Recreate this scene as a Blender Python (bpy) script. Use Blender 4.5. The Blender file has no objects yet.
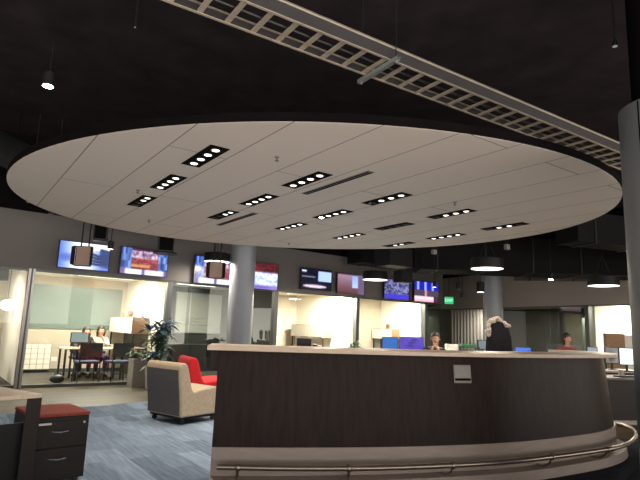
import bpy, bmesh, math, random
from mathutils import Vector, Matrix
random.seed(7)
C = bpy.context.scene.collection
PI = math.pi

# ---------------------------------------------------------------- camera
F = 522.0; PITCH = math.radians(9.6); ROLL = math.radians(2.1); CAMH = 1.35
fw = Vector((0, math.cos(PITCH), math.sin(PITCH)))
r0 = Vector((1, 0, 0)); u0 = r0.cross(fw)
up = math.cos(ROLL)*u0 - math.sin(ROLL)*r0
rt = math.cos(ROLL)*r0 + math.sin(ROLL)*u0
O = Vector((0, 0, CAMH))
cd = bpy.data.cameras.new('camera'); cam = bpy.data.objects.new('camera', cd); C.objects.link(cam)
M3 = Matrix((rt, up, -fw)).transposed()
cam.matrix_world = Matrix.Translation(O) @ M3.to_4x4()
cd.sensor_width = 36; cd.lens = F/640*36; cd.clip_start = .05; cd.clip_end = 200
bpy.context.scene.camera = cam
# ---------------------------------------------------------------- world, exposure
W = bpy.data.worlds.new('World'); bpy.context.scene.world = W; W.use_nodes = True
# the rest of the lit office around: brighter below the horizon (lit floors and desks) than above it
wn = W.node_tree; bg_ = wn.nodes['Background']; wt = wn.nodes.new('ShaderNodeTexCoord'); wx = wn.nodes.new('ShaderNodeSeparateXYZ'); wr = wn.nodes.new('ShaderNodeValToRGB'); wm = wn.nodes.new('ShaderNodeMapRange')
wm.inputs[1].default_value = -1; wn.links.new(wt.outputs['Generated'], wx.inputs[0]); wn.links.new(wx.outputs[2], wm.inputs[0]); wn.links.new(wm.outputs[0], wr.inputs[0]); wn.links.new(wr.outputs[0], bg_.inputs[0])
wr.color_ramp.elements[0].position = .46; wr.color_ramp.elements[0].color = (1.0, .895, .80, 1)
wr.color_ramp.elements[1].position = .56; wr.color_ramp.elements[1].color = (.22, .195, .175, 1)
wy = wn.nodes.new('ShaderNodeMath'); wy.operation = 'MULTIPLY_ADD'; wy.inputs[1].default_value = 2.6; wy.inputs[2].default_value = 3.5      # sideways gradient added to brighten the right part of the oval ceiling
wn.links.new(wx.outputs[0], wy.inputs[0]); wn.links.new(wy.outputs[0], bg_.inputs[1])
vs = bpy.context.scene.view_settings
vs.view_transform = 'Standard'; vs.look = 'None'; vs.exposure = 0; vs.gamma = 1; vs.use_curve_mapping = False

def lamp(kind, name, loc, energy, color=(1, .85, .7), size=.3, rot=(0, 0, 0), spot=110, sy=None):
    l = bpy.data.lights.new(name, kind); l.energy = energy; l.color = color
    if kind == 'AREA':
        l.size = size
        if sy: l.shape = 'RECTANGLE'; l.size_y = sy
    elif kind == 'SPOT': l.spot_size = math.radians(spot); l.spot_blend = .6; l.shadow_soft_size = size
    else: l.shadow_soft_size = size
    o = bpy.data.objects.new(name, l); C.objects.link(o); o.location = loc; o.rotation_euler = rot
    return o

# ---------------------------------------------------------------- measuring: a pixel's ray met with real surfaces
def ray(x, y): return fw + rt*((x-320)/F) + up*((240-y)/F)
def onz(x, y, z):
    d = ray(x, y); return O + d*((z-CAMH)/d.z)
def ony(x, y, Y):
    d = ray(x, y); return O + d*(Y/d.y)
ANG = math.radians(36); U = Vector((math.cos(ANG), math.sin(ANG), 0)); N = Vector((-math.sin(ANG), math.cos(ANG), 0))
HD = 2.31
WANG = math.radians(37.0)
WU = Vector((math.cos(WANG), math.sin(WANG), 0)); WN = Vector((-math.sin(WANG), math.cos(WANG), 0))
P0 = onz(0, 266, HD); P0.z = 0
def wall_s(px, y=320):           # where the ray of a pixel column meets the glazed wall, in metres along it
    d = ray(px, y); t = (WN.dot(P0-O))/(WN.dot(d)); return (O+d*t-P0).dot(WU)
def wall_sz(px, y, off=0):
    d = ray(px, y); t = (WN.dot(P0-O)+off)/(WN.dot(d)); p = O+d*t; return (p-P0).dot(WU), p.z
def WP(s, off, z=0): return P0 + WU*s + WN*off + Vector((0, 0, z))

# ---------------------------------------------------------------- materials
MATS = {}
def mat(name, col, rough=.6, metal=0, noise=0, scale=20, bump=0, emit=None, est=0, spec=.5, stretch=None):
    if name in MATS: return MATS[name]
    m = bpy.data.materials.new(name); m.use_nodes = True; nt = m.node_tree; b = nt.nodes['Principled BSDF']
    b.inputs['Base Color'].default_value = (*col, 1); b.inputs['Roughness'].default_value = rough
    b.inputs['Metallic'].default_value = metal; b.inputs['Specular IOR Level'].default_value = spec
    if emit: b.inputs['Emission Color'].default_value = (*emit, 1); b.inputs['Emission Strength'].default_value = est
    if noise or bump:
        tc = nt.nodes.new('ShaderNodeTexCoord'); mp = nt.nodes.new('ShaderNodeMapping'); n = nt.nodes.new('ShaderNodeTexNoise')
        nt.links.new(tc.outputs['Object'], mp.inputs[0]); nt.links.new(mp.outputs[0], n.inputs['Vector'])
        n.inputs['Scale'].default_value = scale; n.inputs['Detail'].default_value = 4
        if stretch: mp.inputs['Scale'].default_value = stretch
        if noise:
            r = nt.nodes.new('ShaderNodeValToRGB'); nt.links.new(n.outputs['Fac'], r.inputs[0])
            r.color_ramp.elements[0].position = .3; r.color_ramp.elements[1].position = .7
            r.color_ramp.elements[0].color = (*[c*(1-noise) for c in col], 1)
            r.color_ramp.elements[1].color = (*[min(1, c*(1+noise)) for c in col], 1)
            nt.links.new(r.outputs[0], b.inputs['Base Color'])
        if bump:
            bp = nt.nodes.new('ShaderNodeBump'); bp.inputs['Strength'].default_value = bump; bp.inputs['Distance'].default_value = .01
            nt.links.new(n.outputs['Fac'], bp.inputs['Height']); nt.links.new(bp.outputs[0], b.inputs['Normal'])
    MATS[name] = m; return m
def brick_mat(name, c1, c2, cm, w, h, mortar, rot, loc=(0, 0, 0), rough=.7, spec=.4, streak=0, bias=0, offset=.5):
    m = bpy.data.materials.new(name); m.use_nodes = True; nt = m.node_tree; b = nt.nodes['Principled BSDF']
    tc = nt.nodes.new('ShaderNodeTexCoord'); mp = nt.nodes.new('ShaderNodeMapping'); br = nt.nodes.new('ShaderNodeTexBrick')
    mp.vector_type = 'TEXTURE'; mp.inputs['Location'].default_value = loc; mp.inputs['Rotation'].default_value = (0, 0, rot)
    nt.links.new(tc.outputs['Object'], mp.inputs[0]); nt.links.new(mp.outputs[0], br.inputs['Vector'])
    br.inputs['Color1'].default_value = (*c1, 1); br.inputs['Color2'].default_value = (*c2, 1); br.inputs['Mortar'].default_value = (*cm, 1)
    br.inputs['Scale'].default_value = 1; br.inputs['Mortar Size'].default_value = mortar; br.inputs['Brick Width'].default_value = w
    br.inputs['Row Height'].default_value = h; br.inputs['Mortar Smooth'].default_value = 0; br.inputs['Bias'].default_value = bias; br.offset = offset
    out = br.outputs['Color']
    if streak:
        n = nt.nodes.new('ShaderNodeTexNoise'); m2 = nt.nodes.new('ShaderNodeMapping'); m2.inputs['Scale'].default_value = (1.2, 14, 1)
        nt.links.new(mp.outputs[0], m2.inputs[0]); nt.links.new(m2.outputs[0], n.inputs['Vector']); n.inputs['Scale'].default_value = 2.2; n.inputs['Detail'].default_value = 5
        mx = nt.nodes.new('ShaderNodeMix'); mx.data_type = 'RGBA'; mx.blend_type = 'OVERLAY'; mx.inputs[0].default_value = streak
        nt.links.new(out, mx.inputs[6]); nt.links.new(n.outputs['Fac'], mx.inputs[7]); out = mx.outputs[2]
    nt.links.new(out, b.inputs['Base Color']); b.inputs['Roughness'].default_value = rough; b.inputs['Specular IOR Level'].default_value = spec
    return m
def glass_mat(name, tint, refl=.12, rough=.02):
    m = bpy.data.materials.new(name); m.use_nodes = True; nt = m.node_tree; nt.nodes.clear()
    o = nt.nodes.new('ShaderNodeOutputMaterial'); t = nt.nodes.new('ShaderNodeBsdfTransparent'); g = nt.nodes.new('ShaderNodeBsdfGlossy')
    x = nt.nodes.new('ShaderNodeMixShader'); x.inputs[0].default_value = refl
    t.inputs[0].default_value = (*tint, 1); g.inputs['Roughness'].default_value = rough; g.inputs[0].default_value = (.9, .95, .92, 1)
    nt.links.new(t.outputs[0], x.inputs[1]); nt.links.new(g.outputs[0], x.inputs[2]); nt.links.new(x.outputs[0], o.inputs[0]); return m
def emis(name, col, st):
    m = bpy.data.materials.new(name); m.use_nodes = True; b = m.node_tree.nodes['Principled BSDF']
    b.inputs['Base Color'].default_value = (.02, .02, .02, 1); b.inputs['Emission Color'].default_value = (*col, 1); b.inputs['Emission Strength'].default_value = st
    return m
def screen_mat(name, st=1.0):
    m = bpy.data.materials.new(name); m.use_nodes = True; nt = m.node_tree; b = nt.nodes['Principled BSDF']
    a = nt.nodes.new('ShaderNodeVertexColor'); a.layer_name = 'picture'
    nt.links.new(a.outputs[0], b.inputs['Emission Color']); b.inputs['Emission Strength'].default_value = st
    b.inputs['Base Color'].default_value = (.01, .01, .01, 1); b.inputs['Roughness'].default_value = .25; return m

black = mat('black_paint', (.0055, .0045, .0052), .9, noise=.2, scale=3, spec=.04)
blackish = mat('black_metal', (.011, .011, .012), .5, spec=.25)
plastic = mat('black_plastic', (.015, .015, .018), .4)
taupe = mat('taupe_paint', (.145, .138, .134), .8, noise=.03, scale=2)
taupe2 = mat('pale_grey_paint', (.40, .375, .355), .8, noise=.03, scale=2)
whitep = mat('white_wall_paint', (.85, .80, .72), .8, noise=.02, scale=2)
beigew = mat('beige_wall_paint', (.50, .44, .36), .8, noise=.03, scale=2)
darkw = mat('dark_grey_wall', (.045, .043, .04), .7)
midg = mat('mid_grey_wall', (.24, .24, .23), .7, noise=.05, scale=3)
alu = mat('aluminium', (.42, .42, .41), .35, .8)
dalu = mat('dark_aluminium', (.12, .13, .13), .4, .6)
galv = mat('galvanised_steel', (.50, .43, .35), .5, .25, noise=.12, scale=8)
galv_shade = mat('galvanised_steel_shaded', (.036, .034, .037), .6, .1, noise=.1, scale=6)  # same steel with shade put into its colour, for the tray's side webs
chrome = mat('chrome', (.8, .8, .8), .2, 1)
brass = mat('brushed_steel_rail', (.42, .36, .30), .3, .9, noise=.08, scale=30)
walnut = mat('dark_wenge_laminate', (.024, .016, .0145), .42, noise=.28, scale=6, stretch=(5, 5, .35), spec=.12)
plinthm = mat('brushed_plinth_metal', (.36, .31, .275), .45, .25, noise=.07, scale=5, stretch=(1, 1, 6))
topm = mat('pale_maple_laminate', (.70, .57, .45), .4, noise=.06, scale=10, stretch=(1, 6, 1))
woodm = mat('oak_veneer', (.30, .17, .09), .5, noise=.2, scale=10, stretch=(1, 1, 5))
whitel = mat('white_laminate', (.8, .76, .70), .5, noise=.01)
fabr_beige = mat('beige_upholstery', (.56, .46, .33), .9, noise=.1, scale=25, bump=.2)
fabr_grey = mat('grey_upholstery', (.105, .10, .10), .9, noise=.08, scale=30, bump=.2)
fabr_red = mat('red_upholstery', (.78, .02, .03), .85, noise=.05, scale=30, bump=.1)
cushm = mat('red_cushion_fabric', (.27, .055, .045), .9, noise=.12, scale=40, bump=.2)
navy = mat('navy_fabric', (.02, .035, .09), .85, noise=.1, scale=30)
charc = mat('charcoal_steel', (.026, .021, .020), .5, .0, spec=.2, noise=.06, scale=12)
leafg = mat('leaf_green', (.035, .085, .03), .5, noise=.4, scale=9)
leafb = mat('leaf_blue_green', (.02, .085, .17), .45, noise=.4, scale=9)
potm = mat('white_ceramic', (.6, .57, .52), .4, noise=.02)
skin = mat('skin', (.52, .28, .19), .55, noise=.05, scale=8)
hairm = mat('dark_hair', (.02, .012, .01), .6, noise=.3, scale=60)
paper = mat('paper', (.8, .78, .74), .7, noise=.02)

# ---------------------------------------------------------------- mesh builder
class MB:
    def __init__(s): s.v = []; s.f = []; s.mi = []; s.cur = 0
    def add(s, vs_, fs, M=None):
        n = len(s.v)
        for v in vs_:
            v = Vector(v); s.v.append(M @ v if M else v)
        for f in fs: s.f.append([i+n for i in f]); s.mi.append(s.cur)
        return s
    def box(s, lo, hi, M=None):
        (a, b, c), (d, e, f) = lo, hi
        return s.add([(a,b,c),(d,b,c),(d,e,c),(a,e,c),(a,b,f),(d,b,f),(d,e,f),(a,e,f)],
                     [(3,2,1,0),(4,5,6,7),(0,1,5,4),(1,2,6,5),(2,3,7,6),(3,0,4,7)], M)
    def cbox(s, c, d, M=None): return s.box([c[i]-d[i]/2 for i in range(3)], [c[i]+d[i]/2 for i in range(3)], M)
    def lathe(s, prof, n=20, M=None, cap=True):
        vs_ = []; fs = []
        for r, z in prof:
            for k in range(n): a = 2*PI*k/n; vs_.append((r*math.cos(a), r*math.sin(a), z))
        for i in range(len(prof)-1):
            for k in range(n): fs.append((i*n+k, i*n+(k+1) % n, (i+1)*n+(k+1) % n, (i+1)*n+k))
        if cap: fs.append(tuple(range(n))[::-1]); fs.append(tuple((len(prof)-1)*n+k for k in range(n)))
        return s.add(vs_, fs, M)
    def tube(s, pts, r, n=8, M=None, closed=False):
        pts = [Vector(p) for p in pts]; vs_ = []; fs = []; m = len(pts)
        rr = r if isinstance(r, (list, tuple)) else [r]*m
        for i, p in enumerate(pts):
            a = pts[i-1] if (i or closed) else p; b = pts[(i+1) % m] if (i < m-1 or closed) else p
            t = (b-a).normalized(); e = Vector((0, 0, 1)) if abs(t.z) < .95 else Vector((1, 0, 0))
            x = t.cross(e).normalized(); y = t.cross(x)
            for k in range(n): q = 2*PI*k/n; vs_.append(p+x*rr[i]*math.cos(q)+y*rr[i]*math.sin(q))
        for i in range(m if closed else m-1):
            j = (i+1) % m
            for k in range(n): fs.append((i*n+k, i*n+(k+1) % n, j*n+(k+1) % n, j*n+k))
        if not closed: fs.append(tuple(range(n))[::-1]); fs.append(tuple((m-1)*n+k for k in range(n)))
        return s.add(vs_, fs, M)
    def prism(s, poly, z0, z1, M=None):
        n = len(poly); vs_ = [(p[0], p[1], z0) for p in poly]+[(p[0], p[1], z1) for p in poly]
        fs = [tuple(range(n))[::-1], tuple(range(n, 2*n))]+[(i, (i+1) % n, n+(i+1) % n, n+i) for i in range(n)]
        return s.add(vs_, fs, M)
    def sphere(s, c, r, n=12, M=None):
        rx, ry, rz = r if isinstance(r, (tuple, list)) else (r, r, r)
        pr = [(max(.001, math.sin(PI*i/n)), -math.cos(PI*i/n)) for i in range(n+1)]
        T = Matrix.Translation(c) @ Matrix.Diagonal((rx, ry, rz, 1))
        return s.lathe(pr, n*2, (M @ T) if M else T)
    def build(s, name, m, parent=None, smooth=False, bevel=0, loc=None, rotz=0):
        me = bpy.data.meshes.new(name); me.from_pydata([tuple(v) for v in s.v], [], s.f); me.update()
        for x in (m if isinstance(m, list) else [m]): me.materials.append(x)
        if isinstance(m, list):
            for p, k in zip(me.polygons, s.mi): p.material_index = k
        bm = bmesh.new(); bm.from_mesh(me); bmesh.ops.recalc_face_normals(bm, faces=bm.faces); bm.to_mesh(me); bm.free()
        if smooth:
            me.polygons.foreach_set('use_smooth', [True]*len(me.polygons))
            try: me.set_sharp_from_angle(angle=math.radians(40))
            except Exception: pass
        o = bpy.data.objects.new(name, me); C.objects.link(o)
        if parent: o.parent = parent
        if loc is not None: o.location = loc
        o.rotation_euler.z = rotz
        if bevel:
            b = o.modifiers.new('bevel', 'BEVEL'); b.width = bevel; b.segments = 3; b.limit_method = 'ANGLE'
        return o
def thing(name, label, cat, loc=(0, 0, 0), rotz=0, group=None):
    o = bpy.data.objects.new(name, None); C.objects.link(o); o.empty_display_size = .1
    o.location = loc; o.rotation_euler = (0, 0, rotz); o['label'] = label; o['category'] = cat
    if group: o['group'] = group
    return o
def tag(o, label, cat, group=None, kind=None):
    o['label'] = label; o['category'] = cat
    if group: o['group'] = group
    if kind: o['kind'] = kind
    return o
def struct(o): o['kind'] = 'structure'; return o
def dup(root, loc, rotz, label, group=None):
    r = root.copy(); C.objects.link(r); r.location = loc; r.rotation_euler = (0, 0, rotz); r['label'] = label
    if group: r['group'] = group
    for ch in list(root.children):
        c = ch.copy(); C.objects.link(c); c.parent = r
        for g in ch.children:
            d = g.copy(); C.objects.link(d); d.parent = c
    return r
def rotm(o, p=(0, 0, 0)): return Matrix.Translation(p) @ o
def catmull(pts, n=6):
    out = []; P = [pts[0]]+list(pts)+[pts[-1]]
    for i in range(1, len(P)-2):
        for k in range(n):
            t = k/n; a, b, c, d = [Vector(q) for q in P[i-1:i+3]]
            out.append(.5*((2*b)+(c-a)*t+(2*a-5*b+4*c-d)*t*t+(3*b-a-3*c+d)*t**3))
    out.append(Vector(pts[-1])); return out

# ================================================================ STRUCTURE
tile = brick_mat('beige_plank_tile', (.118, .086, .052), (.080, .060, .037), (.058, .045, .032), 1.2, .2, .004, ANG, rough=.45, streak=.35)
MB().box((-16, .6, -.1), (18, 32, 0)).build('floor', tile); struct(bpy.data.objects['floor'])
carp = brick_mat('blue_grey_plank_carpet', (.275, .37, .50), (.155, .215, .30), (.18, .25, .34), 1.0, .25, .0, ANG+PI/2, rough=.95, spec=.1, streak=.55)
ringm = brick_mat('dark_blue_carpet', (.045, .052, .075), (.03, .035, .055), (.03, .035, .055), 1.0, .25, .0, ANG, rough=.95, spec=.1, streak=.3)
CEIL = 5.0
struct(MB().box((-16, -3, CEIL), (18, 32, CEIL+.1)).build('ceiling', mat('dark_ceiling_paint', (.028, .023, .025), .95, noise=.25, scale=2, spec=.05)))

# counter outline (front line of the body, at the top of the plinth), measured
FR = [(-.84, 4.60), (-.11, 4.70), (.78, 4.88), (1.78, 5.20), (2.54, 5.60), (3.14, 6.0), (3.54, 6.42), (3.76, 6.9), (3.80, 7.5)]
LINE = [Vector((p.x, p.y, 0)) for p in catmull([(x, y, 0) for x, y in FR], 8)]
def offs(line, d):
    out = []
    for i, p in enumerate(line):
        a = line[max(0, i-1)]; b = line[min(len(line)-1, i+1)]; t = (b-a).normalized()
        out.append(p+Vector((t.y, -t.x, 0))*d)      # positive = towards the photographer / outside
    return out
# carpets laid in the floor
b0 = onz(90, 407, 0); b1 = onz(145, 402, 0); cdv = (b1-b0).normalized()
cut = [offs(LINE, .1)[0], offs(LINE, -1.6)[0]]
poly = [b0-cdv*6, b0-cdv*6+Vector((4, -7, 0)), Vector((-.6, 2.0, 0)), Vector((1.0, 5.0, 0)), Vector((2.6, 8.2, 0)), b0+cdv*7.0]
struct(MB().prism([(p.x, p.y) for p in poly], 0, .006).build('floor_carpet', carp))
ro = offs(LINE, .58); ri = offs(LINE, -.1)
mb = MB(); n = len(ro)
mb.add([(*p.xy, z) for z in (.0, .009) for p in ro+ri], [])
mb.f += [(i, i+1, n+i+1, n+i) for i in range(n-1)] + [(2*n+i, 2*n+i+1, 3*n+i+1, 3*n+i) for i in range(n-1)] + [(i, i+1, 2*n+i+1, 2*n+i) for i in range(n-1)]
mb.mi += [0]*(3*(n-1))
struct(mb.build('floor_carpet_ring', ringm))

# glazed wall with the screens: header, dark wall over it
S1 = wall_s(443, 305)
TOPZ = 3.45
def wbox(mb, s0, s1, o0, o1, z0, z1):
    mb.add([WP(s, o, z) for z in (z0, z1) for s, o in ((s0, o0), (s1, o0), (s1, o1), (s0, o1))],
           [(3,2,1,0),(4,5,6,7),(0,1,5,4),(1,2,6,5),(2,3,7,6),(3,0,4,7)]); return mb
struct(wbox(MB(), -6, S1, 0, .25, HD, TOPZ).build('wall_back', taupe))
struct(wbox(MB(), -6, S1, .02, .25, TOPZ, CEIL).build('wall_back_upper', black))
# room backs and partitions behind the glass
RD = 3.2
sP = {k: wall_s(k) for k in (25, 168, 276, 358, 427)}
def RPt(px, off, z=.008, y=345): return WP(wall_sz(px, y, off)[0], off, z)
def room_wall(nm, m, s0, s1, o0, o1, z1=2.42): return struct(wbox(MB(), s0, s1, o0, o1, 0, z1).build(nm, m))
room_wall('wall_room_back', beigew, sP[25]-3.5, sP[25], RD, RD+.1)
room_wall('wall_room_back', beigew, sP[25]+.1, sP[168], RD, RD+.1)
room_wall('wall_room_back', darkw, sP[168]+.1, sP[276], RD, RD+.1)
room_wall('wall_room_back', beigew, sP[276]+.1, sP[358], RD, RD+.1)
room_wall('wall_room_back', beigew, sP[358]+.1, sP[427], RD-1, RD-.9)
for k in (25, 168, 276, 358, 427):
    room_wall('wall_partition', {276: darkw}.get(k, whitep), sP[k], sP[k]+.1, .26, (RD+.1 if k not in (427,) else RD-.9))
struct(wbox(MB(), sP[25]-3.5, S1, .25, RD+.1, 2.42, 2.5).build('ceiling_rooms', whitel))
# carpeted strip floor inside rooms
struct(wbox(MB(), sP[25]-3.5, S1, .12, RD, 0, .008).build('floor_rooms', mat('room_carpet', (.08, .07, .06), .95, noise=.2, scale=6)))
# baseboard
struct(wbox(MB(), sP[25]+.1, sP[168], RD-.02, RD, 0, .1).build('baseboard_room', darkw))
# glass panes and frames of the glazed wall
gl = glass_mat('clear_glass', (.93, .97, .94), .03)
gld = glass_mat('grey_glass', (.80, .84, .81), .05)
panes = [(-70, 22, gl), (30, 90, gl), (90, 141, gl), (141, 165, gl), (171, 191, gld), (191, 234, gld), (234, 273, gld), (278, 300, gl), (300, 356, gl), (361, 388, gl), (388, 425, gl), (429, 443, gld)]
for i, (a, b, m) in enumerate(panes):
    w = wbox(MB(), wall_s(a)+.01, wall_s(b)-.01, .09, .10, .06, HD-.04).build('window_%d' % (i+1), m); struct(w)
mb = MB()
wbox(mb, -6, S1, .04, .15, 0, .06); wbox(mb, -6, S1, .04, .15, HD-.04, HD)
for a in (168, 276, 358.5, 427): wbox(mb, wall_s(a)-.06, wall_s(a)+.06, .03, .16, .06, HD-.04)
struct(mb.build('trim_1', dalu))
mb = MB(); wbox(mb, wall_s(22.5), wall_s(25), -.04, .12, 0, HD); wbox(mb, wall_s(27), wall_s(29.5), -.02, .12, 0, HD)
struct(mb.build('trim_2', alu))
struct(wbox(MB(), wall_s(25), wall_s(27), .0, .12, 0, HD).build('trim_3', dalu))

# right-hand wall
Q0 = onz(443, 309, HD); Q1 = onz(635, 303.5, HD); Q0.z = Q1.z = 0
VU = (Q1-Q0).normalized(); VN = Vector((-VU.y, VU.x, 0))
if VN.x < 0: VN = -VN
def vwall_s(px, y=320):
    d = ray(px, y); t = (VN.dot(Q0-O))/(VN.dot(d)); return (O+d*t-Q0).dot(VU)
def VP(s, off, z=0): return Q0+VU*s+VN*off+Vector((0, 0, z))
def vbox(mb, s0, s1, o0, o1, z0, z1):
    mb.add([VP(s, o, z) for z in (z0, z1) for s, o in ((s0, o0), (s1, o0), (s1, o1), (s0, o1))],
           [(3,2,1,0),(4,5,6,7),(0,1,5,4),(1,2,6,5),(2,3,7,6),(3,0,4,7)]); return mb
E0 = -3.0; E1 = 16
struct(vbox(MB(), E0, E1, 0, .25, HD, 3.55).build('wall_right', taupe2))
struct(vbox(MB(), E0, E1, .02, .25, 3.55, CEIL).build('wall_right_upper', black))
v457, v484, v586 = vwall_s(457), vwall_s(484), vwall_s(586)
struct(vbox(MB(), E0, v586, 3.2, 3.3, 0, 2.42).build('wall_right_room_back', darkw))
struct(vbox(MB(), v586+.1, E1, 3.6, 3.7, 0, 2.42).build('wall_right_room_back', whitep))
struct(vbox(MB(), v586, v586+.1, .26, 3.6, 0, 2.42).build('wall_right_partition', whitep))
struct(vbox(MB(), E0, E1, .25, 3.7, 2.42, 2.5).build('ceiling_right_rooms', whitel))
mb = MB(); k = 0; s = vwall_s(446)
def pxof(p):
    v = p-O; return 320+F*v.dot(rt)/v.dot(fw)
for k in range(120):
    s = -4+.1*k; q = VP(s, 1.3+.03*(k % 2), .02)
    if 453 < pxof(q) < 484: mb.tube([q, q+Vector((0, 0, HD+.07))], .06, 8)
tag(mb.build('curtain', mat('grey_curtain', (.27, .265, .245), .9), smooth=True), 'long grey pleated curtain drawn behind the far glass wall, left of the round column', 'curtain')
for i, (a, b) in enumerate([(500, 522), (522, 548), (548, 584), (589, 606), (606, 632), (632, 700)]):
    struct(vbox(MB(), vwall_s(a), vwall_s(b)-.02, .09, .10, .06, HD-.04).build('window_%d' % (i+20), gld if b < 586 else gl))
mb = MB(); vbox(mb, E0, E1, .04, .15, 0, .06); vbox(mb, E0, E1, .04, .15, HD-.04, HD)
vbox(mb, v586-.07, v586+.07, .03, .2, .06, HD-.04); vbox(mb, vwall_s(497)-.06, vwall_s(497)+.06, .03, .2, .06, HD-.04)
struct(mb.build('trim_4', dalu))
# corner wall linking both
struct(MB().prism([(p.x, p.y) for p in (WP(S1, 0), VP(E0, 0), VP(E0, .3), WP(S1, .3))], HD, CEIL).build('wall_corner', black))
struct(MB().prism([(p.x, p.y) for p in (WP(S1, RD), VP(E0, 3.2), VP(E0, 3.4), WP(S1, RD+.2))], 0, HD+.3).build('wall_far_corner', midg))

# room lamps (their ceiling panels)
warm = (1, .90, .76)
panel_e = emis('lit_diffuser', (1, .95, .85), 6)
def room_panel(s, off, e, label, fn=WP, rz=WANG, w=1.1, d=.3, on=True, hh=2.42, at=None):
    p = fn(s, off, hh) if at is None else onz(at[0], at[1], hh)
    t = thing('ceiling_light', label, 'ceiling light', p, rz)
    MB().box((-w/2-.02, -d/2-.02, -.03), (w/2+.02, d/2+.02, 0)).build('frame', whitel, t)
    MB().box((-w/2, -d/2, -.036), (w/2, d/2, -.031)).build('diffuser', panel_e, t)
    if e:
        l = lamp('AREA', 'panel_lamp', (0, 0, -.06), e, warm, w, sy=d); l.parent = t
    return t
def mid(a, b, f=.5): return a+(b-a)*f
G = 'ceiling lights in the glass-walled rooms'
room_panel(mid(sP[25]-2.5, sP[25], .5), 1.4, 75, 'lit ceiling panel in the room behind the glass at far left edge')
room_panel(wall_sz(60, 280, 1.0)[0], 1.0, 40, 'lit ceiling panel over the left meeting room with the two seated women')
room_panel(wall_sz(108, 280, 1.5)[0], 1.5, 150, 'long lit ceiling panel beside the white wall of the meeting room', w=1.3)
room_panel(wall_s(200)+.6, 1.6, 75, 'ceiling light of the dark room with the whiteboard')
room_panel(wall_sz(335, 300, .8)[0], .8, 800, 'very bright ceiling panel in the blown-out white office')
room_panel(wall_sz(398, 300, .7)[0], .7, 120, 'ceiling panel in the cream office behind the blue monitors')
room_panel(vwall_s(470), .7, 110, 'bright ceiling panel at the far corner near the green exit sign', VP, math.atan2(VU.y, VU.x))
room_panel(vwall_s(545), 1.4, 90, 'ceiling panel in the dark glass room on the right', VP, math.atan2(VU.y, VU.x))
room_panel(vwall_s(610), 1.5, 170, 'ceiling panel in the cream office by the right-hand column', VP, math.atan2(VU.y, VU.x))

# ================================================================ ELLIPTICAL CEILING CLOUD
DZ = 3.1; DC = Vector((-.225, 7.91, 0)); DA, DB, DR = 4.31, 3.61, math.radians(-11.5)
def dpt(t, k=1.0):
    x, y = DA*k*math.cos(t), DB*k*math.sin(t); return Vector((x*math.cos(DR)-y*math.sin(DR), x*math.sin(DR)+y*math.cos(DR), 0))
SA = math.radians(125.2)
un = Vector((math.cos(SA-PI/2), math.sin(SA-PI/2), 0)); uv = Vector((math.cos(SA), math.sin(SA), 0))
cloud = thing('ceiling_cloud', 'large white oval suspended ceiling panel with recessed lights, over the dark counter', 'suspended ceiling', DC+Vector((0, 0, DZ)))
org = un*(.985)+uv*(2.86) - DC   # one seam crossing, in the cloud's own frame
cm = brick_mat('white_panel_with_seams', (.63, .575, .52), (.615, .56, .505), (.20, .185, .17), 4.26, .634, .006, SA, loc=(org.x, org.y, 0), rough=.85, spec=.2)
K = 128
MB().prism([dpt(2*PI*k/K) for k in range(K)], 0, .004).build('underside', cm, cloud)
MB().prism([dpt(2*PI*k/K, 1.001) for k in range(K)], .004, .09).build('rim', black, cloud)
for t in (0.6, 1.2, 2.0, 2.6):
    p = dpt(t, .8); MB().tube([(p.x, p.y, .1), (p.x, p.y, CEIL-DZ)], .006, 6).build('hanger_rod', blackish, cloud)
lamp_on = emis('lamp_on', (1, .93, .82), 2.6); lamp_hot = emis('lamp_hot', (1, .95, .86), 60)
lamp_off = mat('lamp_reflector', (.35, .33, .30), .3, .6)
grid = [[(212,159),(172,183),(142,201)], [(301,181),(253,199),(217,213)], [(385,199),(333,214),(289,226)], [(454,214),(397,227),(352,237)], [(503,225),(445,236),(398,245)]]
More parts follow.
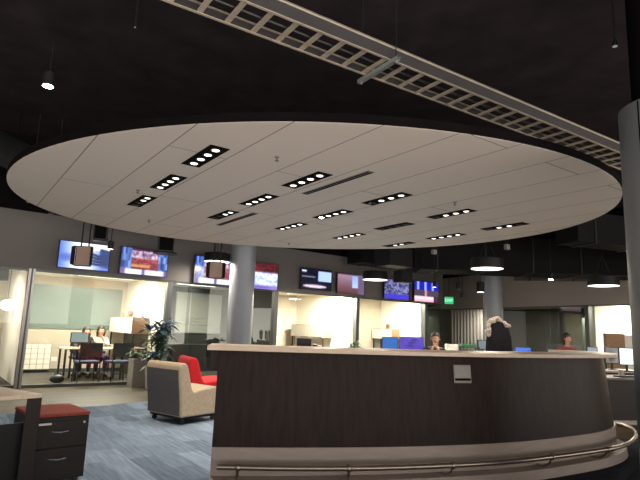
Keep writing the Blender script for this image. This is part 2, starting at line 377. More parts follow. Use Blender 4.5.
# least-squares lattice of the fixtures in the plan
PP = [[onz(*q, DZ) for q in r] for r in grid]
o_ = sum((PP[i][j] for i in range(5) for j in range(3)), Vector())/15
eu = sum((PP[i][j]*(i-2) for i in range(5) for j in range(3)), Vector())/30
ev = sum((PP[i][j]*(j-1) for i in range(5) for j in range(3)), Vector())/10
rows = ['leftmost row', 'second row from left', 'middle row', 'fourth row from left', 'rightmost row']
cols = ['nearest end', 'mid row', 'far end']
states = {(0,2): (0,0,1,1), (1,2): (0,0,1,1), (2,0): (0,1,1,1), (3,1): (0,0,0,0), (3,0): (0,1,1,1), (4,0): (0,1,1,0), (4,2): (0,1,1,0), (0,0): (1,1,1,1), (2,1): (2,1,1,1)}
ring_bm = MB().lathe([(.052, 0), (.056, -.006), (.048, -.010), (.048, 0)], 16, cap=False)
for i in range(5):
    for j in range(3):
        p = o_+eu*(i-2)+ev*(j-1); p.z = DZ
        n_on = sum(1 for q in states.get((i, j), (1,1,1,1)) if q)
        t = thing('recessed_light', 'four-lamp light in the oval ceiling, %s, %s%s' % (rows[i], cols[j], '' if n_on == 4 else (', all lamps off' if n_on == 0 else ', %s lamps lit' % ['no', 'one', 'two', 'three'][n_on])), 'ceiling light', p, SA, 'recessed lights in the oval ceiling')
        mb = MB(); mb.box((-.40, -.105, -.006), (.40, .105, -.001)); mb.build('trim_plate', black, t)
        st = states.get((i, j), (1,1,1,1))
        for k in range(4):
            x = .285-.19*k
            MB().lathe([(.058, -.0065), (.058, -.012), (.05, -.012), (.045, -.009)], 18, Matrix.Translation((x, 0, 0)), cap=False).build('lamp_ring', blackish, t, smooth=True)
            lm = {0: lamp_off, 1: lamp_on, 2: lamp_hot}[st[k]]
            MB().lathe([(.038, -.007), (.038, -.012), (.03, -.015), (.002, -.016)], 18, Matrix.Translation((x, 0, 0))).build('lamp', lm if st[k] else blackish, t, smooth=True)
        if n_on:
            l = lamp('SPOT', 'downlight', (0, 0, -.05), 22*n_on, (1, .84, .68), .05, spot=95); l.parent = t
# slot diffusers
for a, b, lb in (((305,194), (371,171), 'long narrow slot air diffuser in the oval ceiling, the nearer one'), ((218,225), (256,213), 'long narrow slot air diffuser in the oval ceiling, the farther one')):
    p, q = onz(*a, DZ), onz(*b, DZ); c = (p+q)/2; L = (p-q).length
    t = thing('slot_diffuser', lb, 'air vent', c, SA)
    MB().box((-L/2, -.05, -.005), (L/2, .05, 0)).build('frame', mat('diffuser_grey', (.25, .23, .2), .5), t)
    for dy in (-.022, .022): MB().box((-L/2+.02, dy-.012, -.009), (L/2-.02, dy+.012, -.005)).build('slot', black, t)
for a, lb in (((277,157), 'small sprinkler head on the oval ceiling between the first two rows of lights'), ((455,202), 'small sprinkler head on the oval ceiling above the right-hand lights'), ((149,220), 'small sprinkler head near the far left edge of the oval ceiling'), ((138,190), 'small sprinkler head left of the first row of ceiling lights'), ((289,243), 'small sprinkler head at the far edge of the oval ceiling')):
    p = onz(*a, DZ); t = thing('sprinkler_head', lb, 'sprinkler', p)
    MB().lathe([(.026, 0), (.026, -.006), (.012, -.012)], 14).build('escutcheon', mat('sprinkler_grey', (.2, .18, .16), .5), t)
    MB().lathe([(.007, -.01), (.008, -.035), (.022, -.04), (.022, -.044)], 12).build('deflector', dalu, t)

# ================================================================ CABLE LADDER TRAY
TZ = 4.05; k_ = (TZ-CAMH)/(3.5-CAMH); TA = math.radians(33.1)
tu = Vector((math.cos(TA), math.sin(TA), 0)); tn = Vector((-math.sin(TA), math.cos(TA), 0))
a0 = onz(160, 0, TZ); n0 = onz(320, 31, TZ); wdt = (a0-n0).dot(tn)
tray = thing('cable_tray', 'long galvanised ladder cable tray hung under the black ceiling, crossing above the oval', 'cable tray', (n0.x, n0.y, TZ), TA)
L0, L1 = -3.2, 7.5
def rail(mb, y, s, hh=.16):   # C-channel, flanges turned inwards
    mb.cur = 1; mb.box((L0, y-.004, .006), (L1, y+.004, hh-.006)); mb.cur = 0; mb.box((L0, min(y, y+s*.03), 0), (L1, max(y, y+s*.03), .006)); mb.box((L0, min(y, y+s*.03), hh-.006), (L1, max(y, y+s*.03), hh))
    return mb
mb = rail(MB(), 0, 1); mb.box((L0, -.012, .125), (L1, -.004, .14)); mb.build('side_rail', [galv, galv_shade], tray)
rail(MB(), wdt, -1, .10).build('side_rail', [galv, galv_shade], tray)
x = L0+.1; nr = 0
base_x = None
while x < L1 and nr < 96:
    MB().box((x-.024, .005, .012), (x+.024, wdt-.005, .03)).build('rung', galv, tray); x += .262; nr += 1
# cables lying in it
mb = MB()
for yy in (.20,): mb.tube([(L0, yy, .045), (L1, yy+.02*math.sin(yy*40), .045)], .013, 6)
mb.build('cable', plastic, tray, smooth=True)
sp = onz(397, 57, TZ); sx = (Vector((sp.x, sp.y, 0))-Vector((n0.x, n0.y, 0))).dot(tu)
mb = MB(); mb.box((sx-.022, -.10, -.045), (sx+.022, wdt+.12, -.038)); mb.box((sx-.022, -.10, -.038), (sx-.018, wdt+.12, -.001)); mb.box((sx+.018, -.10, -.038), (sx+.022, wdt+.12, -.001))
mb.build('trapeze_strut', mat('zinc_strut', (.36, .42, .40), .4, .5), tray)
for yy in (-.06, wdt+.08):
    MB().tube([(sx, yy, -.07), (sx, yy, CEIL-TZ)], .006, 6).build('threaded_rod', blackish, tray)
    MB().lathe([(.016, -.065), (.016, -.046)], 6, Matrix.Translation((sx, yy, 0))).build('nut', alu, tray)

# ================================================================ COUNTER
ct = thing('reception_counter', 'long curved dark brown counter with a pale wood top and grey plinth', 'counter', (0, 0, 0))
def band(mb, prof, closed_inner):     # prof: list of (offset, z) from the bottom outside up; swept along LINE
    rows_ = [[(*p.xy, z) for p in offs(LINE, o)] for o, z in prof]; n = len(LINE); m = len(prof); b = len(mb.v)
    mb.add([v for r in rows_ for v in r], [])
    for i in range(m):
        j = (i+1) % m
        if j == 0 and not closed_inner: continue
        for k in range(n-1): mb.f.append((b+i*n+k, b+i*n+k+1, b+j*n+k+1, b+j*n+k)); mb.mi.append(0)
    mb.f.append(tuple(b+i*n for i in range(m))); mb.f.append(tuple(b+i*n+n-1 for i in range(m))[::-1]); mb.mi += [0, 0]
    return mb
band(MB(), [(0, .34), (-.075, 1.135), (-.45, 1.135), (-.45, .34)], True).build('body', walnut, ct, smooth=True)
band(MB(), [(.13, .011), (.12, .10), (.03, .12), (.012, .335), (.012, .34), (-.4, .34), (-.4, .011)], True).build('plinth', plinthm, ct, smooth=True)
top = band(MB(), [(.075, 1.136), (.08, 1.15), (.075, 1.172), (-.52, 1.172), (-.52, 1.136)], True)
# run the top out past the left end of the body
top.build('countertop', topm, ct, smooth=True)
p = LINE[0]; t_ = (LINE[1]-LINE[0]).normalized(); q = Vector((t_.y, -t_.x, 0))
MB().prism([(p+q*.078-t_*.0), (p+q*.078-t_*.09), (p-q*.52-t_*.09), (p-q*.52)], 1.136, 1.172).build('countertop_end', topm, ct)
MB().prism([(p-q*.10-t_*.07), (p-q*.42-t_*.07), (p-q*.42), (p-q*.10)], .95, 1.135).build('end_bracket', walnut, ct)
# foot rail
RL = catmull([tuple(onz(x, y, .22)) for x, y in ((217,467), (300,468.5), (400,467.5), (500,462.5), (560,456), (600,450.5), (617,447.5), (628,443.5), (634.5,438.5), (636,433), (632,428.5), (625,425.5), (617,424))], 6)
fr = MB().tube(RL, .022, 12).build('foot_rail', brass, ct, smooth=True)
for px in (232, 352, 458, 548, 606):
    pt = min(RL, key=lambda v: abs((v-O).dot(rt)/(v-O).dot(fw)*F+320-px) + (100 if v.y > 6.2 else 0))
    near = min(offs(LINE, .02), key=lambda v: (v.xy-pt.xy).length)
    nv = (Vector((near.x, near.y, 0))-Vector((pt.x, pt.y, 0)))
    mb = MB().tube([pt, pt+Vector((0, 0, -.06))+nv*.15, pt+Vector((0, 0, -.10))+nv*.5, Vector((near.x, near.y, .12))], .010, 8)
    mb.sphere(pt, .032, 8); mb.lathe([(.03, 0), (.03, .012)], 12, Matrix.Translation((near.x, near.y, .105)))
    mb.build('rail_bracket', brass, ct, smooth=True)
# metal plate with a slot on the front
c = ony(466.5, 375, 5.02); nr_ = min(range(len(LINE)), key=lambda i: abs(LINE[i].x-c.x))
tt = (LINE[nr_+1]-LINE[nr_-1]).normalized(); ang = math.atan2(tt.y, tt.x); zc = c.z
fp = offs(LINE, -.075*(zc-.34)/.795+.004)[nr_]
pl = MB().box((-.095, -.012, -.085), (.095, .006, .085)); o = pl.build('wall_plate', mat('grey_metal_plate', (.23, .22, .215), .4, .5, noise=.05), ct, bevel=.004)
o.location = (fp.x, fp.y, zc); o.rotation_euler = (-math.atan(.075/.795), 0, ang); o['label'] = 'grey metal plate with a dark slot'
s_ = MB().box((-.085, -.016, -.062), (.085, -.011, -.04)).build('slot', black, o)
s2 = MB().box((-.085, -.015, -.03), (.085, -.0125, .07)).build('plate_cover', mat('grey_plate_cover', (.26, .25, .245), .45, .4), o)

# ================================================================ COLUMNS
colm = mat('grey_column_paint', (.28, .305, .345), .45, .15, noise=.08, scale=3, stretch=(1, 1, .2))
def column(c, r, z1, label, seam=None):
    t = thing('column', label, 'column', (c[0], c[1], 0))
    MB().lathe([(r, .0), (r, z1)], 48).build('casing', mat('teal_grey_column_paint', (.185, .20, .215), .45, .15, noise=.08, scale=3, stretch=(1, 1, .2)) if seam else colm, t, smooth=True)
    MB().lathe([(r+.012, 0), (r+.012, .1), (r+.002, .105)], 48).build('base_ring', dalu, t, smooth=True)
    if z1 < CEIL: MB().lathe([(r*.72, z1-.05), (r*.72, CEIL)], 32).build('core', black, t, smooth=True)
    if seam is not None:
        for a in seam: MB().box((r-.004, -.006, .11), (r+.002, .006, z1-.01), Matrix.Rotation(a, 4, 'Z')).build('seam', black, t)
    return t
c1 = ony(241, 300, 12.0); column(c1, .285, CEIL, 'grey round column standing between the hanging screens, behind the counter')
c2 = ony(493, 300, 16.0); column(c2, .29, CEIL, 'grey round column behind the coat and under the brightest drum pendant')
e = ony(628, 200, 4.2); cc = Vector((e.x+.485, e.y+.10, 0)); ztop = ony(627, 104, 4.25).z
column(cc, .40, ztop, 'big round blue-grey column at the right edge, close to the viewer', seam=[math.atan2(-4.3, -2.9)-.62, math.atan2(-4.3, -2.9)+1.5])

# ================================================================ SCREENS
def picture(w, h, fn, nx, ny):
    me = bpy.data.meshes.new('screen'); v = []; f = []
    for j in range(ny+1):
        for i in range(nx+1): v.append((w*(i/nx-.5), 0, h*(j/ny-.5)))
    for j in range(ny):
        for i in range(nx): a = j*(nx+1)+i; f.append((a, a+1, a+nx+2, a+nx+1))
    me.from_pydata(v, [], f); at = me.color_attributes.new('picture', 'BYTE_COLOR', 'CORNER')
    for p in me.polygons:
        i, j = p.index % nx, p.index//nx; c = [0, 0, 0]
        for di, dj in ((.5, .5), (-.8, .3), (1.8, .7), (.3, -.8), (.7, 1.8)):
            q = fn(min(.999, max(.001, (i+di)/nx)), min(.999, max(.001, 1-(j+dj)/ny))); c = [c[k]+q[k]/5 for k in range(3)]
        c = soften(c)
        for l in p.loop_indices: at.data[l].color_srgb = (*[max(0, min(1, q)) for q in c], 1)
    return me
def hsh(a, b=0): return (math.sin(a*12.9898+b*78.233)*43758.5453) % 1.0
def mixc(a, b, t): t = max(0, min(1, t)); return [a[i]*(1-t)+b[i]*t for i in range(3)]
def soften(c, k=.25):
    g = sum(c)/3; return [q*(1-k)+g*k for q in c]
def pic_hand(u, v):
    c = mixc((.30, .45, .88), (.92, .97, 1), max(0, 1.3-abs(u-.45)*3.0)); c = mixc(c, (.92, .95, .97), 1 if u > .5 and v < .22+.1*(u-.5) else 0); c = mixc(c, (.2, .3, .75), max(0, 1-((u-.15)**2+(v-.6)**2)*25)*.7)
    for k in range(4):
        y = .40+.13*k+(u-.6)*(.25-.12*k)
        if u > .60-.02*k and abs(v-y-.03*math.sin(u*9)) < .045: c = (.06, .13, .35)
    if u > .80 and .2 < v-(u-.8)*.3+.05 < .9: c = mixc((.07, .14, .38), (.25, .4, .7), hsh(int(v*14), 2)*.5)
    return c
def pic_news(u, v):
    if v > .80: return (.85, .87, 1) if .1 < u < .93 and not (.45 < u < .52) else (.4, .3, .6)
    if u < .22 or u > .80: return mixc((.05, .15, .5), (.45, .65, 1), hsh(int(u*26), int(v*4)))
    if v < .38: return mixc((.25, .08, .25), (.95, .85, .95), hsh(int(u*30), int(v*17)) if v > .08 else 0)
    if .62 < v < .72: return (.85, .55, .25) if u < .62 else (.5, .1, .2)
    return mixc((.35, .03, .08), (.8, .25, .3), hsh(int(u*26), int(v*17)))
def pic_redblue(u, v):
    if v < .35: return (.12, .05, .1) if u < .3 else mixc((.55, .05, .1), (.15, .03, .1), hsh(int(u*30), int(v*18)))
    if u < .2: return (.75, .8, 1)
    return mixc((.45, .6, 1), (.95, .95, 1), hsh(int(u*22), int(v*14))) if v < .85 else (.35, .25, .75)
def pic_slide(u, v):
    if u > .55 and .08 < v < .58: return (.62, .74, 1)
    if v > .70 and ((u-.45)/.4)**2+((v-.84)/.08)**2 < 1: return (.85, .75, .85)
    if u < .45 and .38 < v < .42: return (.7, .75, .9)
    if u < .16 and .08 < v < .18: return (.8, .85, 1)
    return (.04, .04, .13)
def pic_field(u, v):
    if .54 < u < .76 and .08 < v < .7: return mixc((.45, .6, .95), (.7, .8, 1), v)
    if .76 <= u: return (.4, .3, .45)
    return mixc((.62, .48, .60), (.36, .17, .20), v) if v > .05 else (.3, .2, .3)
def pic_night(u, v): return mixc((.08, .08, .25), (.55, .55, .85), hsh(int(u*22), int(v*14))*(1 if v < .8 else .3)) if v < .75 else (.2, .15, .85)
def pic_stage(u, v):
    if v < .42: return mixc((.05, .05, .75), (.5, .6, 1), (1 if abs((u*3.3) % 1-.5) < .15 else 0))
    if v > .72: return mixc((.95, .6, .65), (.9, .85, .95), 1-abs(v-.82)*8) if u < .8 else (.3, .1, .2)
    return (.28, .22, .30) if not .42 < u < .52 else (.75, .5, .55)
scr = screen_mat('tv_picture', 1.5)
TVW, TVH = 1.15, .65
tvs = [(58, 110, 256, pic_hand, 'hanging screen showing a blue hand on white, leftmost of the row'),
       (120, 168, 262, pic_news, 'hanging screen with a blue and red news studio picture, second from left'),
       (194, 238, 271, pic_news, 'hanging screen with a blue studio picture, partly behind a drum pendant and the left column'),
       (236, 278, 275.5, pic_redblue, 'hanging screen red on top and pale blue below, just right of the left column'),
       (301, 331.5, 279.5, pic_slide, 'hanging screen with a dark slide and a pale blue square'),
       (337, 364.5, 284, pic_field, 'hanging screen with a brown and pink picture and pale blue panel'),
       (384, 409, 289.5, pic_night, 'hanging screen with a dim violet-blue picture, second from the right'),
       (414, 438.5, 292, pic_stage, 'hanging screen with bright blue top and pink band, rightmost of the row')]
for a, b, y, fn, lb in tvs:
    s0, s1 = wall_sz(a, y, -.12)[0], wall_sz(b, y, -.12)[0]; sm = (s0+s1)/2; _, z = wall_sz((a+b)/2, y, -.12); w = min(1.3, max(1.0, s1-s0)); h = w*.565
    t = thing('television', lb, 'television', WP(sm, -.12, z), WANG, 'screens along the taupe bulkhead')
    MB().box((-w/2, -.0, -h/2), (w/2, .05, h/2)).build('casing', plastic, t, bevel=.006)
    mb = MB(); e_ = .014
    mb.box((-w/2, -.012, -h/2), (w/2, 0, -h/2+e_)); mb.box((-w/2, -.012, h/2-e_), (w/2, 0, h/2)); mb.box((-w/2, -.012, -h/2), (-w/2+e_, 0, h/2)); mb.box((w/2-e_, -.012, -h/2), (w/2, 0, h/2)); mb.build('bezel', plastic, t)
    me = picture(w-2*e_, h-2*e_, fn, 64, 36); me.materials.append(scr); o = bpy.data.objects.new('screen', me); C.objects.link(o); o.parent = t; o.location = (0, -.004, 0)
    MB().box((-.2, .05, -.12), (.2, .12, .12)).build('wall_mount', blackish, t)

# ================================================================ HANGING THINGS
glow = emis('pendant_diffuser', (1, .93, .82), 5)
def pendant(px, y, d, wpx, label, e):
    p = ony(px, y, d); r = wpx/2*d/F; h = r*.62
    t = thing('drum_pendant', label, 'pendant lamp', (p.x, p.y, p.z), 0, 'drum pendant lamps')
    MB().lathe([(r, 0), (r, h), (r*.96, h+.015), (.05, h+.02)], 36, cap=False).build('shade', blackish, t, smooth=True)
    MB().lathe([(.001, .004), (r*.97, .004), (r*.97, .02), (.001, .02)], 36, cap=False).build('diffuser', glow, t, smooth=True)
    for q in (0, 2.1, 4.2): MB().tube([(r*.6*math.cos(q), r*.6*math.sin(q), h), (.0, .0, h+.5)], .004, 5).build('suspension_wire', blackish, t)
    MB().tube([(0, 0, h+.02), (0, 0, CEIL-p.z)], .006, 6).build('cord', blackish, t)
    l = lamp('AREA', 'pendant_lamp', (0, 0, -.03), e, (1, .88, .72), r*1.6); l.data.shape = 'DISK'; l.parent = t
    return t
pendant(217, 262, 11.9, 26, 'black drum pendant with lit underside in front of the third screen', 60)
pendant(375, 280, 12.8, 25, 'black drum pendant with lit underside right of the brown picture screen', 60)
pendant(487, 269, 10.9, 32, 'brightly lit drum pendant right in front of the far round column', 70)
pendant(603.5, 286, 11.9, 29, 'black drum pendant with lit underside near the right edge', 70)
def can(px, y, d, wpx, label, lit, h=1.2, e=0, grp='small black can spotlights'):
    p = ony(px, y, d); r = wpx/2*d/F
    t = thing('can_spotlight', label, 'spotlight', (p.x, p.y, p.z), 0, grp)
    MB().lathe([(r, 0), (r, r*2*h), (r*.7, r*2*h+.02), (.012, r*2*h+.03)], 20).build('housing', blackish, t, smooth=True)
    MB().lathe([(r*.85, -.002), (r*.85, -.006)], 20).build('lens', {0: lamp_off, 1: emis('can_lens', (1, .93, .85), 4), 2: lamp_hot, 3: emis('can_lens_dim', (.9, .9, .9), .25)}[lit], t, smooth=True)
    MB().tube([(0, 0, r*2*h+.02), (0, 0, CEIL-p.z)], .008, 6).build('stem', blackish, t)
    if e: l = lamp('SPOT', 'spot', (0, 0, -.03), e, warm, .04, spot=90); l.parent = t
    return t
can(480.5, 292, 14.7, 8, 'small black can light with lit bottom left of the far column', 1)
can(462.5, 298, 14.9, 4, 'tiny black hanging can light between the exit sign and the far column', 0)
can(458.5, 289, 14.7, 5, 'tiny unlit black can light, upper left of another, right of the exit sign', 0)
can(110.5, 249, 9.9, 6, 'small black spot hanging over the right end of the leftmost screen, lit', 1)
can(551, 279.5, 12, 5, 'tiny lit spot under the black ducts, left of the right-hand drum pendant', 2)
can(434.5, 287, 12.8, 4, 'tiny lit spot in front of the rightmost hanging screen', 1)
can(48, 86, 6.4, 12, 'bright spotlight on the black ceiling at upper left', 2, e=30)
can(615, 46, 4.55, 6, 'dim small light fixture on the black ceiling at upper right', 3, h=.6)
can(135, 27, 4.9, 2.5, 'tiny dull fixture on the black ceiling, right of the bright spotlight', 3, h=.8)
can(29, 202, 9.0, 6, 'small black spot at the left tip of the oval ceiling, the left of two', 0)
can(51, 214, 9.2, 6, 'small black spot at the left tip of the oval ceiling, the right of two', 0)

tanm = mat('tan_panel', (.33, .24, .19), .6, noise=.05, scale=4)
def soft(px, y, d, w, h, rz, label):
    p = ony(px, y, d)
    t = thing('studio_light_panel', label, 'studio light', p, rz, 'hanging studio light panels')
    MB().box((-w/2, 0, -h/2), (w/2, .07, h/2)).build('housing', blackish, t, bevel=.008)
    MB().box((-w/2+.02, -.006, -h/2+.015), (w/2-.02, 0, h/2-.015)).build('face_panel', tanm, t)
    for s in (-1, 1):
        mb = MB(); mb.add([(s*w/2, -.005, -h/2), (s*(w/2+.05), -.09, -h/2+.03), (s*(w/2+.05), -.09, h/2-.03), (s*w/2, -.005, h/2), (s*w/2, .0, -h/2), (s*(w/2+.054), -.085, -h/2+.03), (s*(w/2+.054), -.085, h/2-.03), (s*w/2, .0, h/2)], [(0,1,2,3),(7,6,5,4),(0,4,5,1),(1,5,6,2),(2,6,7,3),(3,7,4,0)])
        mb.build('barn_door', blackish, t)
    for s in (-.06, .08): MB().tube([(s, .035, h/2), (s, .035, CEIL-p.z)], .014, 8).build('hanging_rod', blackish, t)
soft(83, 256, 10.2, .30, .40, .15, 'tan-faced studio light panel on two black rods in front of the leftmost screen')
soft(216, 270, 11.2, .30, .36, .15, 'tan-faced studio light panel hanging below a drum pendant, in front of the third screen')
def speaker(px, y, d, w, h, flare, label):
    p = ony(px, y, d); t = thing('hanging_loudspeaker', label, 'speaker', p, math.radians(20))
    MB().box((-w/2, -w*.4, -h/2), (w/2, w*.4, h/2)).build('cabinet', plastic, t, bevel=.03)
    MB().box((-w/2+.03, -w*.4-.008, -h/2+.04), (w/2-.03, -w*.4, h/2-.04)).build('grille', black, t)
    if flare: MB().lathe([(w*.75, -h/2-.03), (w*.75, -h/2), (w*.5, -h/2+.02)], 28).build('flared_base', blackish, t, smooth=True)
    MB().tube([(0, 0, h/2), (0, 0, CEIL-p.z)], .02, 8).build('mounting_pole', blackish, t)
speaker(101, 230, 10.35, .27, .46, False, 'black loudspeaker hanging above the leftmost screen')
speaker(166, 243, 11.2, .34, .42, True, 'black loudspeaker with a flared base hanging at the right edge of the second screen')
# exit sign
p = ony(449, 300.5, 15.5)
t = thing('exit_sign', 'small green lit exit sign hanging right of the last screen', 'exit sign', p, math.radians(0))
MB().box((-.14, 0, -.115), (.14, .05, .115)).build('housing', mat('sign_green', (.01, .12, .05), .5), t, bevel=.01)
MB().box((-.128, -.004, -.103), (.128, .0, .103)).build('lit_face', emis('sign_lit_green', (.02, .55, .2), 1.0), t)
fc = bpy.data.curves.new('letters', 'FONT'); fc.body = 'EXIT'; fc.size = .115; fc.align_x = 'CENTER'; fc.align_y = 'CENTER'; fc.extrude = .002
to = bpy.data.objects.new('tmp_letters', fc); C.objects.link(to); bpy.context.view_layer.update()
me = bpy.data.meshes.new_from_object(to.evaluated_get(bpy.context.evaluated_depsgraph_get())); bpy.data.objects.remove(to)
me.materials.append(emis('sign_letters', (.35, 1, .6), 1.6)) if not me.materials else None
o = bpy.data.objects.new('letters', me); C.objects.link(o); o.parent = t; o.location = (0, -.008, 0); o.rotation_euler = (PI/2, 0, 0)
MB().tube([(0, .02, .09), (0, .02, CEIL-p.z)], .008, 6).build('stem', blackish, t)
# ducts under the black ceiling
def duct(a, b, w, z0, z1, label, m=mat('duct_black', (.0075, .0075, .0085), .8, spec=.15), rnd=False):
    a, b = Vector((a[0], a[1], 0)), Vector((b[0], b[1], 0)); L = (b-a).length; an = math.atan2(b.y-a.y, b.x-a.x)
    t = thing('air_duct', label, 'duct', (a.x, a.y, z0), an)
    if rnd: MB().tube([(0, 0, w/2), (L, 0, w/2)], w/2, 20).build('duct_body', m, t, smooth=True)
    else: MB().box((0, -w/2, 0), (L, w/2, z1-z0)).build('duct_body', m, t)
    k = .4; n_ = 0
    while k < L and n_ < 20:
        if rnd: MB().tube([(k, 0, w/2), (k+.04, 0, w/2)], w/2+.012, 20).build('flange', blackish, t, smooth=True)
        else: MB().box((k, -w/2-.02, -.02), (k+.04, w/2+.02, z1-z0+.02)).build('flange', blackish, t)
        k += 1.2; n_ += 1
    for k in (.3, L-.3): MB().tube([(k, 0, z1-z0-.02), (k, 0, CEIL-z0)], .01, 6).build('hanger', black, t)
g1 = ony(408, 283, 13.2); g2 = ony(640, 270, 12.6)
duct((2.6, 13.7), (9.5, 13.5), 1.1, 2.93, 3.8, 'wide black rectangular air duct running behind the oval ceiling toward the right column')
duct((1.0, 14.6), (3.4, 16.2), .7, 3.2, 3.8, 'black rectangular air duct above the two rightmost screens')
duct((5.9, 15.7), (9.8, 14.6), .34, 2.98, 3.32, 'grey round air duct under the black ducts, left of the right column', mat('grey_duct', (.08, .078, .075), .5, .2), True)
duct((4.9, 10.2), (9.4, 11.6), .6, 3.2, 3.8, 'black rectangular air duct at the right tip of the oval ceiling')
duct((-6.2, 4.0), (-5.4, 9.2), .55, 3.9, 4.4, 'faint dark grey round duct at upper left above the bright spotlight', mat('dark_duct', (.022, .024, .024), .5, .2), True)
def hung_box(px, y, d, w, h, dep, label, m=blackish):
    p = ony(px, y, d); t = thing('equipment_box', label, 'equipment box', p, ANG)
    MB().box((-w/2, -dep/2, -h/2), (w/2, dep/2, h/2)).build('enclosure', m, t, bevel=.01)
    for s in (-1, 1): MB().tube([(s*w*.35, 0, h/2), (s*w*.35, 0, CEIL-p.z)], .01, 6).build('hanger', blackish, t)
hung_box(394, 258, 12.0, .72, .42, .5, 'black equipment box hung at the far edge of the oval, right of a drum pendant')
hung_box(403, 277, 13.4, .40, .30, .3, 'smaller black box hung just above the second screen from the right')
hung_box(434, 252, 12.0, .12, .10, .08, 'tiny pale grey box under the black duct above the rightmost screen', mat('pale_box', (.25, .25, .25), .6))
hung_box(507, 247, 11.2, .12, .12, .08, 'tiny pale grey box on the black duct right of the brightest pendant', mat('pale_box', (.25, .25, .25), .6))

# ================================================================ FOREGROUND LEFT
fr_c = onz(90, 411, .572)
t = thing('mobile_pedestal', 'dark brown two-drawer pedestal with a red cushion top beside the desk', 'cabinet', (fr_c.x, fr_c.y, 0), math.radians(42))
w, dpt_ = .455, .54
MB().box((-w, 0, .04), (0, dpt_, .54)).build('carcass', charc, t, bevel=.004)
for z0, z1 in ((.305, .51), (.06, .295)):
    dr = MB().box((-w+.012, -.018, z0), (-.012, 0, z1)).build('drawer', charc, t, bevel=.003)
    zz = z1-.075
    mb = MB().tube([(-.235-.075, -.018, zz), (-.235-.06, -.045, zz), (-.235, -.05, zz-.006), (-.235+.06, -.045, zz), (-.235+.075, -.018, zz)], .007, 8); mb.build('handle', chrome, dr, smooth=True)
MB().box((-w+.02, -.022, .487), (-w+.15, -.018, .503)).build('label_holder', alu, t)
MB().lathe([(.010, 0), (.010, .008)], 12, Matrix.Translation((-.045, -.018, .49)) @ Matrix.Rotation(PI/2, 4, 'X')).build('lock', alu, t)
for x_ in (-w+.05, -.05):
    for y_ in (.06, dpt_-.06): MB().lathe([(.022, -.018), (.022, .018)], 14, Matrix.Translation((x_, y_, .022)) @ Matrix.Rotation(PI/2, 4, 'X')).build('castor', plastic, t, smooth=True)
MB().box((-w-.005, -.01, .542), (.005, dpt_+.005, .572)).build('cushion', cushm, t, bevel=.012)
# desk
tip = onz(42.5, 394.5, .75); L_ = onz(-40, 400, .75); Bk = onz(-40, 380, .75)
da = (Vector((L_.x, L_.y, 0))-Vector((tip.x, tip.y, 0))).normalized(); db = (Vector((Bk.x, Bk.y, 0))-Vector((tip.x, tip.y, 0))).normalized()
t = thing('desk', 'pale wood desk end with a dark leg at the left edge, before the cushioned pedestal', 'desk', (tip.x, tip.y, 0))
q = [Vector((0, 0, 0)), da*1.5, da*1.5+db*1.2, db*1.2]
MB().prism(q, .725, .755).build('desktop', mat('pale_oak_desktop', (.68, .56, .43), .4, noise=.1, scale=6, stretch=(1, 8, 1)), t, bevel=.003)
def rel(px, d): p_ = ony(px, 440, d); return Vector((p_.x-tip.x, p_.y-tip.y, 0))
TY = tip.y
l0, l1 = rel(22, TY-.05), rel(37.0, TY+.03)
vd_ = Vector((l0.x+tip.x, l0.y+tip.y, 0)).normalized(); mb = MB().prism([l0, l1, l1+vd_*.05, l0+vd_*.05], .0, .725); mb.build('leg', charc, t, bevel=.003)
m0 = l0-da*.03+db*.06; MB().prism([m0, m0+da*1.1, m0+da*1.1+db*.02, m0+db*.02], .05, .53).build('modesty_panel', blackish, t)

# lounge chairs
def lounge(loc, rz, label, m, mb_):
    t = thing('lounge_chair', label, 'chair', loc, rz, 'armless lounge chairs')
    wd = .76
    def prof(pts, y0, y1):
        n = len(pts); b = MB()
        b.add([(x, y, z) for y in (y0, y1) for x, z in pts], [tuple(range(n))[::-1], tuple(range(n, 2*n))]+[(i, (i+1) % n, n+(i+1) % n, n+i) for i in range(n)]); return b
    body = catmull([(x, 0, z) for x, z in [(.0, .10), (-.015, .30), (-.055, .55), (-.075, .74), (-.03, .81), (.045, .79), (.10, .66), (.145, .50), (.20, .43), (.33, .45), (.55, .47), (.70, .45), (.735, .40), (.72, .26), (.70, .10)]], 4)
    o = prof([(p.x, p.z) for p in body], -wd/2, wd/2).build('upholstered_body', m, t, smooth=True); b = o.modifiers.new('b', 'BEVEL'); b.width = .025; b.segments = 3; b.limit_method = 'ANGLE'
    if mb_:
        bk = catmull([(x, 0, z) for x, z in [(-.004, .12), (-.02, .30), (-.060, .55), (-.078, .72)]], 4)
        pts = [(p.x-.012, p.z) for p in bk]+[(p.x+.01, p.z) for p in reversed(bk)]
        prof(pts, -wd/2+.04, wd/2-.04).build('back_panel', mb_, t, smooth=True)
    MB().box((.03, -wd/2+.04, .07), (.67, wd/2-.04, .10)).build('base_frame', blackish, t)
    for x_ in (.08, .62):
        for y_ in (-wd/2+.08, wd/2-.08):
            MB().lathe([(.035, -.014), (.035, .014)], 16, Matrix.Translation((x_, y_, .036)) @ Matrix.Rotation(PI/2, 4, 'X')).build('castor', plastic, t, smooth=True)
    return t
bl = onz(145, 419, .0); br_ = onz(181.5, 426.5, .0); mdl = (bl+br_)/2
lounge((mdl.x, mdl.y, .006), math.radians(53), 'beige armless lounge chair on castors with grey back panel, seen from behind', fabr_beige, fabr_grey)
rp = ony(187, 384, 8.75); lounge((rp.x-.02, rp.y+.05, .006), math.radians(28), 'bright red armless lounge chair behind the beige one', fabr_red, None)

